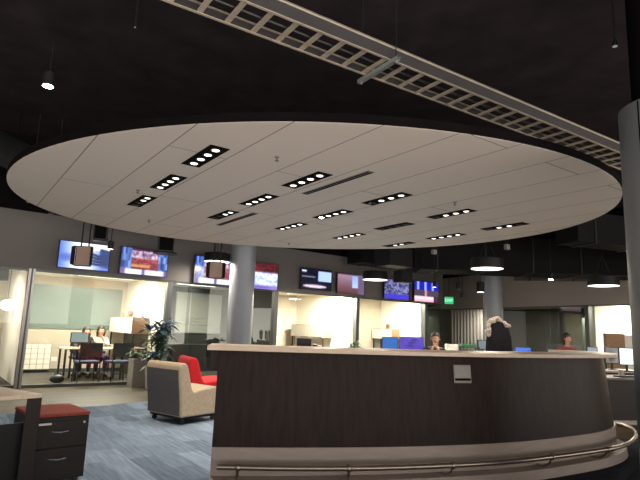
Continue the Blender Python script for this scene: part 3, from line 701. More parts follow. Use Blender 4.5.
# ================================================================ PLANTS
def leaf(mb, base, d, L, wd, droop):
    side = d.cross(Vector((0, 0, 1))); side = side.normalized() if side.length > .01 else Vector((1, 0, 0)); n = 5; vs_ = []
    for k in range(n+1):
        t = k/n; p = base+d*L*t+Vector((0, 0, -droop*L*t*t)); w_ = wd*math.sin(PI*min(1, t*.9+.08)); vs_ += [p-side*w_, p+Vector((0, 0, w_*.3)), p+side*w_]
    mb.add(vs_, [f for k in range(n) for f in ((3*k, 3*k+1, 3*k+4, 3*k+3), (3*k+1, 3*k+2, 3*k+5, 3*k+4))])
def plant(loc, label, pot, stems, mats, name='potted_plant', seed=1):
    rnd = random.Random(seed); t = thing(name, label, 'plant', loc)
    (r0_, r1_, h) = pot
    MB().lathe([(r0_, 0), (r1_, h), (r1_-.015, h), (r1_-.02, h-.03), (.001, h-.03)], 24, cap=False).build('pot', potm, t, smooth=True)
    st = MB(); lv = [MB(), MB()]
    for (hh, cnt, spread, zone) in stems:
        for _ in range(zone):
            a = rnd.uniform(0, 2*PI); rr = rnd.uniform(0, spread*.5); tip_ = Vector((rr*math.cos(a), rr*math.sin(a), h+hh*rnd.uniform(.8, 1)))
            b_ = Vector((rnd.uniform(-.03, .03), rnd.uniform(-.03, .03), h-.03)); m_ = (b_+tip_)/2+Vector((rnd.uniform(-.04, .04), rnd.uniform(-.04, .04), 0))
            st.tube([b_, m_, tip_], [.009, .007, .004], 6)
            for _k in range(cnt):
                f = rnd.uniform(.35, 1); p = b_.lerp(m_, f*2) if f < .5 else m_.lerp(tip_, f*2-1)
                a = rnd.uniform(0, 2*PI); e = rnd.uniform(-.1, .9); d = Vector((math.cos(a)*math.cos(e), math.sin(a)*math.cos(e), math.sin(e)))
                leaf(lv[1 if f > .72 and len(mats) > 1 else 0], p, d, rnd.uniform(.16, .3)*spread/.4, rnd.uniform(.022, .042)*spread/.4, rnd.uniform(.1, .7))
    st.build('stems', mat('stem', (.08, .06, .03), .7), t); lv[0].build('foliage', mats[0], t)
    if len(mats) > 1: lv[1].build('foliage', mats[1], t)['label'] = 'bluish upper leaves'
    return t
pp = onz(157, 388, 0); pd = pp.y
pp = RPt(157, -.75, 0.001); plant(pp, 'tall potted plant with bluish upper leaves behind the beige lounge chair', (.16, .19, .42), [(1.02, 18, .58, 7), (.35, 12, .5, 5)], [leafg, leafb], seed=3)
# planter cabinet and small plants
sA, sB = wall_s(131), wall_s(148)
t = thing('planter_box', 'low grey planter cabinet in front of the glass, left of the tall plant', 'planter', WP((sA+sB)/2, -.28), WANG)
wq = (sB-sA)
mb = MB(); mb.box((-wq/2, -.17, 0), (wq/2, -.15, .56)); mb.box((-wq/2, .15, 0), (wq/2, .17, .56)); mb.box((-wq/2, -.15, 0), (-wq/2+.02, .15, .56)); mb.box((wq/2-.02, -.15, 0), (wq/2, .15, .56)); mb.box((-wq/2+.02, -.15, 0), (wq/2-.02, .15, .48)); mb.build('box', mat('grey_laminate', (.30, .28, .26), .6, noise=.05), t)
for k, (dx, lb) in enumerate(((-.11, 'small leafy pot plant on the grey planter, the left one'), (.09, 'small leafy pot plant on the grey planter, the right one'))):
    plant(WP((sA+sB)/2+dx, -.28, .481), lb, (.05, .07, .1), [(.16, 9, .25, 5)], [leafg], seed=5+k, name='small_potted_plant')

# ================================================================ ROOM FURNITURE
def hutch(sr, px0, px1, y0, y1, pxw, label, fn=WP, rz=WANG, legs=True):
    # overhead cabinet against a partition: white doors face along the wall, oak end faces the viewer
    off1 = .45
    # find off so that the wood end starts at px pxw
    return None
def cabinet(s_face, s_back, o0, o1, z0, z1, label):
    c_ = WP((s_face+s_back)/2, (o0+o1)/2, 0); t = thing('overhead_cabinet', label, 'cabinet', c_, WANG, 'white and oak desk hutches')
    hw, hd = (s_back-s_face)/2, (o1-o0)/2
    MB().box((-hw+.02, -hd, z0), (hw, hd, z1)).build('carcass', woodm, t)
    for a, b in ((-hd, -.004), (.004, hd)): MB().box((-hw, a, z0+.01), (-hw+.02, b, z1-.02)).build('door', whitel, t)
    MB().box((hw-.02, -hd, .0), (hw, hd, z0)).build('back_panel', whitel if 'bright white' in label else darkw, t)
    for yy in (-hd, hd-.03): MB().box((-hw+.05, yy, 0), (-hw+.08, yy+.03, z0)).build('leg', blackish, t)
    MB().box((-hw-.06, -hd, .70), (hw-.02, hd, .73)).build('desktop', topm, t)
    return t
def part_off(px, s, y=330):   # how deep along a partition (fixed s) a pixel column lies
    d = ray(px, y); A = WP(s, 0)-O
    # solve O+d*t = P0+WU*s+WN*o in plan
    det = d.x*(-WN.y)+d.y*WN.x; t_ = (A.x*(-WN.y)+A.y*WN.x)/det; q_ = O+d*t_; return (q_-P0).dot(WN)
for part, pa, pb, pc, zz, lb in ((168, 109, 131, 141, (1.06, 1.46), 'white-doored overhead desk cabinet with oak end in the left meeting room'), (358, 291, 322, 331, (1.07, 1.45), 'white-doored overhead desk cabinet with oak end in the bright white office'), (427, 372, 391, 400, (1.07, 1.42), 'white-doored overhead desk cabinet with oak end in the cream office')):
    sb = sP[part]-.02; sf = sb-.42
    oa = part_off(pb, sf); ob = min(part_off(pa, sf), (RD if part != 427 else RD-1)-.05)
    cabinet(sf, sb, oa, ob, zz[0], zz[1], lb)
    # ornament on top
    c_ = WP((sf+sb)/2-.05, oa+(ob-oa)*.35, zz[1])
    if part != 358:
        tt_ = thing('desk_ornament', 'small brown ornament standing on the overhead cabinet in the %s' % ('left meeting room' if part == 168 else 'cream office'), 'ornament', c_, WANG)
        MB().box((-.09, -.03, 0), (.09, .03, .02)).build('stand', woodm, tt_)
        MB().lathe([(.03, .02), (.075, .07), (.06, .14), (.02, .17)], 14).build('figure', mat('dark_bronze', (.12, .07, .04), .5, .3), tt_, smooth=True)
        MB().tube([(.1, 0, .02), (.13, 0, .12), (.05, 0, .19)], .012, 6).build('arm', woodm, tt_)
# whiteboard glass in the left meeting room
sa, za = wall_sz(30, 329, RD); sb_, zb = wall_sz(112, 284, RD)
tag(wbox(MB(), sP[25]+.25, sb_+.3, RD-.03, RD-.001, 1.10, 2.2).build('glass_writing_board', mat('sage_back_painted_glass', (.165, .21, .195), .25, noise=.02)), 'wide pale sage-green glass writing board on the back wall of the meeting room', 'writing board')
# grid poster / frame
sa, za = wall_sz(36, 365, RD-.1)
t = thing('grid_board', 'white board with a black grid leaning on the wall at left', 'board', WP(sa, RD-.1, 0), WANG)
bw, bh = .60, .62
MB().box((-bw/2, -.02, .10), (bw/2, 0, .10+bh)).build('panel', whitel, t)
mb = MB()
for k in range(5): mb.box((-bw/2+bw*k/4-.006, -.025, .10), (-bw/2+bw*k/4+.006, -.02, .10+bh))
for k in range(6): mb.box((-bw/2, -.0255, .10+bh*k/5-.005), (bw/2, -.02, .10+bh*k/5+.005))
mb.build('grid_lines', mat('grid_brown', (.32, .26, .20), .6), t)
for x_ in (-bw/2, bw/2-.02): MB().box((x_, -.02, 0), (x_+.02, 0, .10)).build('leg', blackish, t)
sa, za = wall_sz(54, 359, RD)
t = thing('wall_outlet', 'white outlet plate on the beige wall left of the table', 'outlet', WP(sa, RD-.001, za), WANG)
MB().box((-.07, -.012, -.055), (.07, 0, .055)).build('cover_plate', whitel, t, bevel=.003)
for x_ in (-.035, .035): MB().box((x_-.015, -.015, -.03), (x_+.015, -.0121, .03)).build('socket', paper, t)
# pinboard items in the whiteboard room
sa, za = wall_sz(174, 332, RD); sb_, zb = wall_sz(226, 296, RD)
t = thing('whiteboard', 'large grey-white whiteboard in the dark middle room, left of the round column', 'whiteboard', WP((sa+sb_)/2, RD-.001, 0), WANG)
hw = (sb_-sa)/2
MB().box((-hw, -.03, za), (hw, 0, zb)).build('board', mat('whiteboard_surface', (.66, .66, .62), .35, noise=.02), t)
mb = MB(); z0 = za
mb.box((-hw-.03, -.04, z0-.03), (hw+.03, 0, z0)); mb.box((-hw-.03, -.04, zb), (hw+.03, 0, zb+.03)); mb.box((-hw-.03, -.04, z0), (-hw, 0, zb)); mb.box((hw, -.04, z0), (hw+.03, 0, zb)); mb.build('frame', alu, t)
rnd = random.Random(4); mb = MB()
for r_ in range(3):
    pts = [(-.6+k*.05, -.033, 1.50-.09*r_+rnd.uniform(-.03, .03)) for k in range(rnd.randint(12, 24))]; mb.tube(pts, .005, 4)
mb.build('marker_scribble', mat('marker_grey', (.22, .22, .24), .8), t)
def credenza(s, off, w, label):
    t = thing('credenza', label, 'cabinet', WP(s, off, 0), WANG)
    MB().box((-w/2, -.22, .05), (w/2, .22, .74)).build('carcass', blackish, t)
    MB().box((-w/2+.03, -.2, 0), (w/2-.03, .2, .05)).build('plinth', plastic, t)
    n_ = max(2, int(w/.5))
    for k in range(n_): MB().box((-w/2+w*k/n_+.01, -.238, .07), (-w/2+w*(k+1)/n_-.01, -.22, .72)).build('door', charc, t)
    MB().box((-w/2-.01, -.24, .74), (w/2+.01, .23, .765)).build('top', darkw, t)
credenza(wall_sz(196, 345, RD-.35)[0], RD-.35, 1.6, 'low dark credenza under the whiteboard in the dark middle room')

# monitors
def monitor(loc, rz, label, w, h, col, st=1.0, z=0, split=None, group='office computer monitors'):
    t = thing('computer_monitor', label, 'monitor', (loc[0], loc[1], z), rz, group)
    MB().lathe([(.11, 0), (.11, .012), (.03, .02)], 20).build('base', plastic, t, smooth=True)
    MB().box((-.02, .03, .01), (.02, .05, .2)).build('stand', plastic, t)
    MB().box((-w/2, .0, .12), (w/2, .035, .12+h)).build('casing', plastic, t, bevel=.005)
    me = picture(w-.03, h-.03, (lambda u, v: mixc(col, split or col, v if split else 0)) if not callable(col) else col, 12, 8); me.materials.append(screen_mat('monitor_picture', st)); o = bpy.data.objects.new('screen', me); C.objects.link(o); o.parent = t; o.location = (0, -.003, .12+h/2)
    return t
def office_desk(c, rz, w, d, label, m=whitel, panel=True, h=.73):
    t = thing('office_desk', label, 'desk', (c[0], c[1], 0), rz)
    MB().box((-w/2, -d/2, h-.03), (w/2, d/2, h)).build('desktop', m, t, bevel=.003)
    for x_ in (-w/2+.03, w/2-.07):
        for y_ in (-d/2+.04, d/2-.08): MB().box((x_, y_, 0), (x_+.04, y_+.04, h-.03)).build('leg', charc, t)
    if panel: MB().box((-w/2+.07, -d/2+.05, .06), (w/2-.07, -d/2+.07, h-.04)).build('front_panel', mat('dark_desk_panel', (.05, .043, .04), .6), t)
    return t
def plc(px, d): p_ = ony(px, 345, d); return (p_.x, p_.y)
# row of desks behind the counter
a = plc(408, 14.6); office_desk((a[0], a[1]), 0, 1.9, .8, 'white office desk behind the counter carrying the two blue monitors')
def z_of(y, px, d): return ony(px, y, d).z
p_ = plc(390, 14.6); monitor(p_, math.radians(-8), 'monitor with a plain sky-blue screen, left of the violet one', .44, .34, (.10, .42, .85), 1.0, .73)
def pic_viol(u, v):
    return (.30, .18, .9) if not (.15 < v < .7 and hsh(int(u*10), int(v*5)) > .6) else (.12, .06, .35)
p_ = plc(411.5, 14.55); monitor(p_, math.radians(4), 'wide monitor with a violet screen right of the sky-blue one', .68, .36, pic_viol, 1.0, .73)
p_ = plc(399.5, 14.3)
t = thing('desk_phone', 'small dark desk phone between the two blue monitors', 'phone', (p_[0], p_[1], .73)); MB().box((-.09, -.09, 0), (.09, .09, .05)).build('phone_base', plastic, t, bevel=.01); MB().box((-.09, -.03, .05), (-.03, .09, .09)).build('handset', plastic, t, bevel=.01)
# items near 297-318: dark radio box and camera on a desk in front of the bright office
a = plc(307, 14.0); office_desk(a, 0, 1.3, .6, 'white office desk in front of the bright white office')
p_ = plc(304, 14); t = thing('equipment_case', 'black wide equipment case on the desk in front of the bright office', 'equipment case', (p_[0], p_[1], .73)); MB().box((-.19, -.12, 0), (.19, .12, .35)).build('case', plastic, t, bevel=.015); MB().tube([(-.08, 0, .35), (-.08, 0, .38), (.08, 0, .38), (.08, 0, .35)], .008, 6).build('handle', plastic, t)
for k in range(6): MB().box((-.17+.06*k, -.125, .05), (-.13+.06*k, -.12, .22)).build('vent', blackish, t)
p_ = plc(315, 14); t = thing('camera', 'small black camera right of the black case', 'camera', (p_[0], p_[1], .73)); MB().box((-.05, -.06, 0), (.06, .06, .2)).build('camera_body', plastic, t, bevel=.01); MB().lathe([(.05, 0), (.045, .1)], 16, Matrix.Translation((.06, 0, .13)) @ Matrix.Rotation(PI/2, 4, 'Y')).build('lens', blackish, t, smooth=True); MB().tube([(-.03, 0, .2), (-.03, 0, .25), (.04, 0, .25), (.04, 0, .2)], .007, 6).build('handle', plastic, t)
p_ = plc(353, 13.5); office_desk(p_, 0, 1.0, .6, 'white office desk between the black camera and the blue monitors')
plant((p_[0], p_[1], .73), 'small green desk plant behind the middle of the counter', (.06, .08, .12), [(.18, 10, .35, 5)], [leafg], seed=9, name='small_potted_plant')
# clutter right of the man
a = plc(465, 12.3); office_desk(a, 0, 1.35, .8, 'white office desk behind the counter with papers and green tray', h=.88)
p_ = plc(448, 12.2)
t = thing('paper_stack', 'stack of white papers on the desk right of the seated man', 'papers', (p_[0]+.08, p_[1], .88)); 
for k in range(5): MB().box((-.13, -.1, .045*k), (.13+.01*(k % 2), .1, .045*k+.044), Matrix.Rotation(.1*((k*7) % 3-1), 4, 'Z')).build('sheet_pile', paper, t)
p_ = plc(469, 12.2)
t = thing('letter_tray', 'green-topped black letter tray on the desk left of the pale monitor', 'tray', (p_[0]-.03, p_[1], .88))
for k in range(3): MB().box((-.24, -.15, .075*k+.01), (.24, .15, .075*k+.022)).build('shelf', plastic, t)
for x_ in (-.23, .21): MB().box((x_, -.14, 0), (x_+.02, -.12, .18)).build('post', plastic, t); MB().box((x_, .12, 0), (x_+.02, .14, .18)).build('post', plastic, t)
MB().box((-.16, -.12, .173), (.17, .12, .24)).build('green_folder', mat('green_folder', (.03, .16, .06), .6), t, bevel=.01)
p_ = plc(483, 12.35); monitor(p_, math.radians(25), 'pale grey-blue monitor just left of the draped coat', .30, .22, (.45, .55, .62), .7, .88)
# coat on a stand
cp = ony(499, 340, 8.3)
t = thing('coat_rack', 'dark low coat stand behind the counter carrying the coat', 'coat stand', (cp.x, cp.y, 0))
MB().tube([(0, 0, .02), (0, 0, 1.52)], .018, 10).build('pole', blackish, t); MB().tube([(-.17, 0, 1.50), (-.05, 0, 1.55), (.05, 0, 1.55), (.17, 0, 1.50)], .012, 8).build('hanger_bar', blackish, t)
MB().lathe([(.2, 0), (.2, .02), (.02, .035)], 20).build('base', blackish, t)
mb = MB(); nU, nV = 48, 14; vs_ = []
for j in range(nV+1):
    v_ = j/nV; z_ = 1.56-.62*v_; rx = .14+.04*min(1, v_*2.5)+.02*v_; ry = .055+.035*v_
    for i in range(nU): a_ = 2*PI*i/nU; k_f = 1+.09*math.sin(a_*9+v_)*min(1, v_*2); vs_.append((rx*k_f*math.cos(a_), ry*k_f*math.sin(a_), z_-.03*abs(math.cos(a_))*(1-v_)))
mb.add(vs_, [(j*nU+i, j*nU+(i+1) % nU, (j+1)*nU+(i+1) % nU, (j+1)*nU+i) for j in range(nV) for i in range(nU)])
ctt = thing('coat', 'dark coat with cream fluffy collar hanging on a stand before the far column', 'coat', (cp.x, cp.y, 0))
mb.build('coat_body', mat('dark_coat_cloth', (.022, .02, .028), .9, noise=.2, scale=20), ctt, smooth=True)
mb = MB(); rnd = random.Random(3)
for k in range(34):
    f = k/33; x_ = -.19+.34*f; z_ = 1.50+.085*math.sin(PI*min(1, f*1.15))-(.10 if f < .12 else 0)*(1-f/.12)
    mb.sphere((x_+rnd.uniform(-.01, .01), rnd.uniform(-.06, .03), z_+rnd.uniform(-.02, .02)), rnd.uniform(.025, .042), 6)
for k in range(10): mb.sphere((-.17+rnd.uniform(-.02, .02), -.05, 1.34+.015*k), .028, 6)
mb.build('fur_collar', mat('cream_fleece', (.75, .66, .55), 1, noise=.25, scale=25, bump=.6), ctt, smooth=True)
# right side monitors and desks
p_ = plc(523, 11.6); office_desk(plc(532, 11.6), 0, 1.2, .8, 'white office desk right of the coat'); monitor(p_, 0, 'low monitor with a bright blue screen right of the coat', .36, .26, (.1, .38, .95), 1.1, .73)
p_ = plc(543, 11.5)
t = thing('computer_monitor', 'black unlit monitor seen from behind, right of the bright blue screen', 'monitor', (p_[0], p_[1], .73), 0, 'office computer monitors')
MB().lathe([(.11, 0), (.11, .012), (.03, .02)], 20).build('base', plastic, t); MB().box((-.03, -.05, .01), (.03, -.03, .22)).build('stand', plastic, t); MB().box((-.26, -.03, .1), (.26, .01, .32)).build('casing', plastic, t, bevel=.01)
office_desk(plc(606, 11.0), 0, 1.4, .8, 'white office desk with three monitors near the right column')
monitor(plc(592, 11), math.radians(-5), 'narrow pale screen, leftmost of the three monitors by the right column', .22, .33, (.60, .68, .74), .75, .73)
def pic_logo(u, v): return (.16, .15, .15) if ((u-.45)/.2)**2+((v-.6)/.2)**2 < 1 else (.62, .60, .57)
monitor(plc(612, 11), 0, 'grey screen with a small dark emblem, middle one of the three monitors', .32, .34, pic_logo, .65, .73)
monitor(plc(626.5, 10.6), math.radians(-3), 'bright white screen, rightmost of the three monitors beside the column', .32, .34, (.9, .95, 1.0), 1.5, .73)
p_ = plc(600, 11.2); t = thing('desk_organiser', 'black desk organiser between the left and middle of the three monitors', 'organiser', (p_[0]-.02, p_[1], .73)); MB().box((-.10, -.08, 0), (.10, .08, .22)).build('holder', plastic, t)
for k in range(3): MB().box((-.08+.055*k, -.03, .22), (-.045+.055*k, .03, .27+.02*k)).build('divider', plastic, t)
# nearer desk at right
nd = ony(621, 380, 9.1); office_desk((nd.x, nd.y), math.radians(8), 1.3, .7, 'dark-fronted pale desk just past the right end of the counter', mat('grey_top', (.30, .27, .24), .5))
mbp = thing('keyboard', 'dark keyboard on the pale desk past the counter end', 'keyboard', (nd.x+.02, nd.y-.15, .73), math.radians(8)); MB().box((-.21, -.07, 0), (.21, .07, .02)).build('case', plastic, mbp, bevel=.004)
for r_ in range(4): MB().box((-.2, -.062+.032*r_, .02), (.2, -.036+.032*r_, .026)).build('key_row', blackish, mbp)
t = thing('office_phone', 'dark phone at the back of the pale desk past the counter end', 'phone', (nd.x-.3, nd.y+.15, .73), .2); MB().box((-.1, -.09, 0), (.1, .09, .07)).build('phone_base', plastic, t, bevel=.015); MB().box((-.1, -.05, .07), (-.04, .09, .11)).build('handset', plastic, t, bevel=.015)
t = thing('coffee_mug', 'pale mug on the pale desk past the counter end', 'mug', (nd.x+.12, nd.y+.2, .73)); MB().lathe([(.038, 0), (.042, .1), (.036, .1), (.034, .01)], 18).build('cup', potm, t, smooth=True); MB().tube([(.04, 0, .08), (.07, 0, .07), (.07, 0, .035), (.04, 0, .02)], .007, 6).build('handle', potm, t)
# wood cabinet on the right
sq = v586+.12
c_ = ony(622, 340, 14.5)
t = thing('storage_cabinet', 'tall oak and white storage cabinet behind the bright white screen at right', 'cabinet', (c_.x, c_.y, 0), math.radians(-20))
MB().box((-.42, -.25, .0), (.02, .25, 1.50)).build('carcass', woodm, t); MB().box((.02, -.26, .0), (.9, .25, 1.47)).build('white_section', whitel, t)
for a_, b_ in ((.03, .45), (.46, .89)): MB().box((a_, -.275, .05), (b_, -.26, 1.45)).build('door', whitel, t)
MB().box((-.42, -.27, .05), (.01, -.25, 1.48)).build('door', woodm, t)
for k, (dx, lb) in enumerate(((.32, 'small pinkish ornament on the oak and white cabinet, the left one'), (.62, 'small dark ornament on the oak and white cabinet, the right one'))):
    q_ = Vector((c_.x, c_.y, 1.47))+Matrix.Rotation(math.radians(-20), 3, 'Z') @ Vector((dx, 0, 0))
    o = thing('desk_ornament', lb, 'ornament', q_); MB().lathe([(.05, 0), (.05, .02), (.015, .03)], 14).build('foot', woodm, o); MB().sphere((0, 0, .12), (.09-.03*k, .05, .10), 10).build('figure', mat('ornament_%d' % k, ((.40, .22, .18), (.08, .06, .05))[k], .6), o, smooth=True); MB().sphere((.08-.03*k, 0, .18), .045, 8).build('figure_head', mat('ornament_head_%d' % k, ((.45, .35, .28), (.08, .06, .05))[k], .6), o, smooth=True)
# furniture inside dark right rooms
def vcab(px, off, w, h, label, m):
    s_ = vwall_s(px); t = thing('storage_unit', label, 'cabinet', VP(s_, off, 0), math.atan2(VU.y, VU.x))
    MB().box((-w/2, -.25, 0), (w/2, .25, h)).build('carcass', m, t)
    for k in (0, 1): MB().box((-w/2+w/2*k+.01, -.265, .05), (w/2*k-.01, -.25, h-.03)).build('door', m, t); 
    for k in (0, 1): MB().box((-w/2+w/2*k+.01, .25, .05), (w/2*k-.01, .265, h-.03)).build('back_panel', m, t)
vcab(560, 1.9, 1.1, 2.0, 'tall grey-green storage unit in the dark glass room, right of the far column', mat('grey_green_laminate', (.13, .15, .13), .5))
vcab(525, 2.0, 1.5, 1.1, 'low dark storage unit in the dark glass room behind the coat', mat('blue_grey_laminate', (.07, .075, .10), .5))

# ================================================================ LEFT MEETING TABLE, CHAIRS
tc = RPt(98, 1.35)
t = thing('meeting_table', 'pale meeting table with dark legs behind the glass, the two women sit at it', 'table', tc, WANG)
MB().box((-.80, -.34, .68), (.55, .34, .71)).build('tabletop', topm, t, bevel=.004)
for x_ in (-.76, -.52, .47):
    MB().box((x_, -.30, 0), (x_+.04, -.26, .68)).build('leg', blackish, t)
    if x_ != -.66: MB().box((x_, .26, 0), (x_+.04, .30, .68)).build('leg', blackish, t)
def chair(loc, rz, label):
    t = thing('meeting_chair', label, 'chair', loc, rz, 'navy meeting chairs')   # faces +y
    MB().box((-.23, -.22, .42), (.23, .22, .47)).build('seat', navy, t, bevel=.015)
    mb = MB(); n_ = 6; vs_ = []
    for k in range(n_+1):
        u_ = k/n_-.5
        for (dy, z_) in ((0, .56), (0, .86), (.02, .86), (.02, .56)): vs_.append((u_*.46, -.24-.02*(z_-.5)-.03*(1-4*u_*u_)+dy, z_))
    mb.add(vs_, [(4*k+i, 4*k+(i+1) % 4, 4*k+4+(i+1) % 4, 4*k+4+i) for k in range(n_) for i in range(4)]+[(0, 1, 2, 3), tuple(4*n_+i for i in range(4))[::-1]])
    mb.build('backrest', mat('dark_mesh_back', (.03, .03, .035), .7), t, smooth=True)
    for s in (-1, 1):
        MB().tube([(s*.2, -.24, .60), (s*.21, -.22, .44), (s*.22, -.24, .012)], .012, 8).build('leg', blackish, t, smooth=True)
        MB().tube([(s*.21, .2, .43), (s*.22, .22, .012)], .012, 8).build('leg', blackish, t, smooth=True)
    MB().tube([(-.21, -.23, .2), (.21, -.23, .2)], .009, 6).build('crossbar', blackish, t)
    return t
ch = chair(RPt(89, .55), WANG, 'navy-seated dark chair behind the glass, the left of the two at the table')
dup(ch, RPt(120, .55), WANG+.06, 'navy-seated dark chair behind the glass, the right of the two at the table')
# monitor on the table (pale back)
mp = RPt(79, 1.3, .71)
monitor(mp, WANG+.1, 'small monitor with pale green-grey screen on the left end of the meeting table', .40, .23, (.62, .70, .68), .9)
bpy.context.view_layer.update()
for o in bpy.data.objects:
    if o.name.startswith('computer_monitor') and 'meeting table' in o.get('label', ''): o.location.z = .71
bg = RPt(61, .7)
t = thing('bag', 'dark bag on the floor under the left end of the meeting table', 'bag', bg, WANG)
MB().sphere((0, 0, .09), (.15, .10, .09), 10).build('bag_body', plastic, t, smooth=True); MB().tube([(-.07, 0, .16), (-.04, 0, .22), (.04, 0, .22), (.07, 0, .16)], .01, 6).build('strap', plastic, t)

# ================================================================ PEOPLE
def skinmesh(name, verts, edges, radii, m, parent, root=0):
    me = bpy.data.meshes.new(name); me.from_pydata(verts, edges, []); o = bpy.data.objects.new(name, me); C.objects.link(o)
    o.modifiers.new('skin', 'SKIN'); 
    if not me.skin_vertices: me.attributes
    sv = me.skin_vertices[0].data
    for i, r in enumerate(radii): sv[i].radius = (r, r) if not isinstance(r, tuple) else r; sv[i].use_root = (i == root)
    s = o.modifiers.new('sub', 'SUBSURF'); s.levels = 1; s.render_levels = 1
    bpy.context.view_layer.update()
    m2 = bpy.data.meshes.new_from_object(o.evaluated_get(bpy.context.evaluated_depsgraph_get())); bpy.data.objects.remove(o)
    m2.polygons.foreach_set('use_smooth', [True]*len(m2.polygons)); m2.materials.clear(); m2.materials.append(m)
    o = bpy.data.objects.new(name, m2); C.objects.link(o); o.parent = parent; return o
def person(loc, rz, label, shirt, trousers, wrists, elbows, lean=0.0, headdrop=0.0, long_hair=True, sc=1.0, hips=.47, yaw=0):
    t = thing('person', label, 'person', loc, rz)
    t.scale = (sc, sc, sc)
    V = []; Ed = []; Rd = []
    def v(p, r, par=None):
        V.append(tuple(p)); Rd.append(r)
        if par is not None: Ed.append((par, len(V)-1))
        return len(V)-1
    L = lambda x, z: (x+lean*(z-hips), z)     # leaning forward
    def T(x, y, z): a, b = L(x, z); return (a, y, b)
    pel = v((0, 0, hips+.06), (.115, .14)); ab = v(T(.01, 0, hips+.2), (.10, .125), pel); chs = v(T(.02, 0, hips+.42), (.105, .15), ab)
    nk = v(T(.03, 0, hips+.54), .06, chs)
    hx, hz = L(.05, hips+.60); hx += headdrop*.6; hz -= headdrop*.5
    n2 = v((hx, 0, hz), .052, nk); jaw = v((hx+.02, 0, hz+.06), (.068, .07), n2); hd = v((hx+.02, 0, hz+.135), (.092, .08), jaw); crn = v((hx+.0, 0, hz+.205), (.07, .065), hd)
    v((hx+.115, 0, hz+.105), .014, jaw)       # nose
    sh = {}
    for s, w, e in ((1, wrists[0], elbows[0]), (-1, wrists[1], elbows[1])):
        a = v(T(.02, s*.17, hips+.47), .058, chs); b = v((e[0], s*e[1], e[2]), .042, a); c = v((w[0], s*w[1], w[2]), .028, b)
        sh[s] = (a, b, c)
        d0 = (Vector(w)-Vector(e)); d0.y *= s; d0.normalize(); sd = d0.cross(Vector((0, 0, 1)))
        sd = sd.normalized() if sd.length > .1 else Vector((0, 1, 0))
        W0 = Vector((w[0], s*w[1], w[2])); pm = v(W0+d0*.055, (.03, .018), c)
        for k, (oo, fl) in enumerate(((-.028, .058), (-.009, .068), (.010, .064), (.028, .05))):
            k1 = v(W0+d0*.095+sd*oo, .0095, pm); k2 = v(W0+d0*(.095+fl*.55)+sd*oo-Vector((0, 0, .006)), .0085, k1); v(W0+d0*(.095+fl*.9)+sd*oo-Vector((0, 0, .025)), .0075, k2)
        th = v(W0+d0*.045+sd*(-.04*s), .011, pm); v(W0+d0*.08+sd*(-.055*s), .009, th)
    lg = {}
    for s in (1, -1):
        a = v((.06, s*.09, hips+.03), .085, pel); b = v((.42, s*.11, hips+.04), .058, a); c = v((.40, s*.11, .09), .038, b); v((.52, s*.12, .035), .03, c); lg[s] = (a, b, c)
    skinmesh('body', V, Ed, Rd, skin, t)
    # clothes: slightly fatter shells of the same skeleton
    idx = [pel, ab, chs]; vv = [V[i] for i in idx]; rr = [tuple(q+.032 for q in Rd[i]) for i in idx]; ee = [(0, 1), (1, 2)]
    vv.append(tuple(Vector(V[chs]).lerp(Vector(V[nk]), .8))); rr.append(.082); ee.append((2, 3))
    for s in (1, -1):
        b0_ = len(vv); a, b, c = sh[s]; vv += [V[a], V[b], tuple(Vector(V[b]).lerp(Vector(V[c]), .85))]; rr += [.078, .058, .046]; ee += [(2, b0_), (b0_, b0_+1), (b0_+1, b0_+2)]
    skinmesh('shirt', vv, ee, rr, shirt, t)
    vv = [V[pel]]; rr = [(.128, .15)]; ee = []
    for s in (1, -1):
        b0_ = len(vv); a, b, c = lg[s]; vv += [V[a], V[b], tuple(Vector(V[b]).lerp(Vector(V[c]), .93))]; rr += [.096, .07, .055]; ee += [(0, b0_), (b0_, b0_+1), (b0_+1, b0_+2)]
    skinmesh('trousers', vv, ee, rr, trousers, t)
    for s in (1, -1): MB().sphere((.46, s*.115, .045), (.13, .048, .045), 10).build('shoe', plastic, t, smooth=True)
    mb = MB(); mb.sphere((hx-.02, 0, hz+.165), (.105, .093, .098), 12)
    if long_hair: mb.tube([(hx-.06, 0, hz+.19), (hx-.085, 0, hz+.08), (hx-.07, 0, hz-.04)], [.085, .08, .05], 14); [mb.tube([(hx, s*.078, hz+.17), (hx-.01, s*.088, hz+.07), (hx-.02, s*.08, hz-.02)], [.03, .03, .02], 10) for s in (1, -1)]
    mb.build('hair', hairm, t, smooth=True)
    for s in (1, -1): MB().sphere((hx+.1, s*.032, hz+.125), (.009, .014, .008), 6).build('eye', mat('eye_dark', (.02, .015, .012), .3), t)
    for s in (1, -1): MB().sphere((hx+.015, s*.088, hz+.11), (.02, .009, .03), 6).build('ear', skin, t, smooth=True)
    MB().sphere((hx+.098, 0, hz+.06), (.008, .025, .007), 6).build('mouth', mat('lips', (.35, .1, .09), .5), t)
    return t
def face_to(p):   # rotation so that local +x points to the camera
    return math.atan2(-p.y, -p.x)
stool_m = navy
def task_chair(loc, rz, label):
    t = thing('task_chair', label, 'chair', loc, rz, 'dark swivel chairs')      # faces +x
    MB().box((-.22, -.23, .40), (.24, .23, .462)).build('seat', charc, t, bevel=.02)
    MB().box((-.27, -.21, .55), (-.23, .21, .90)).build('backrest', charc, t, bevel=.015)
    MB().tube([(-.2, 0, .41), (-.255, 0, .45), (-.25, 0, .6)], .018, 8).build('back_support', plastic, t)
    MB().tube([(0, 0, .08), (0, 0, .40)], .025, 10).build('gas_lift', plastic, t)
    for k in range(5):
        a = k*2*PI/5; MB().tube([(0, 0, .09), (.17*math.cos(a), .17*math.sin(a), .06)], .018, 8).build('foot', plastic, t)
        MB().sphere((.17*math.cos(a), .17*math.sin(a), .03), .03, 8).build('castor', plastic, t, smooth=True)
    return t
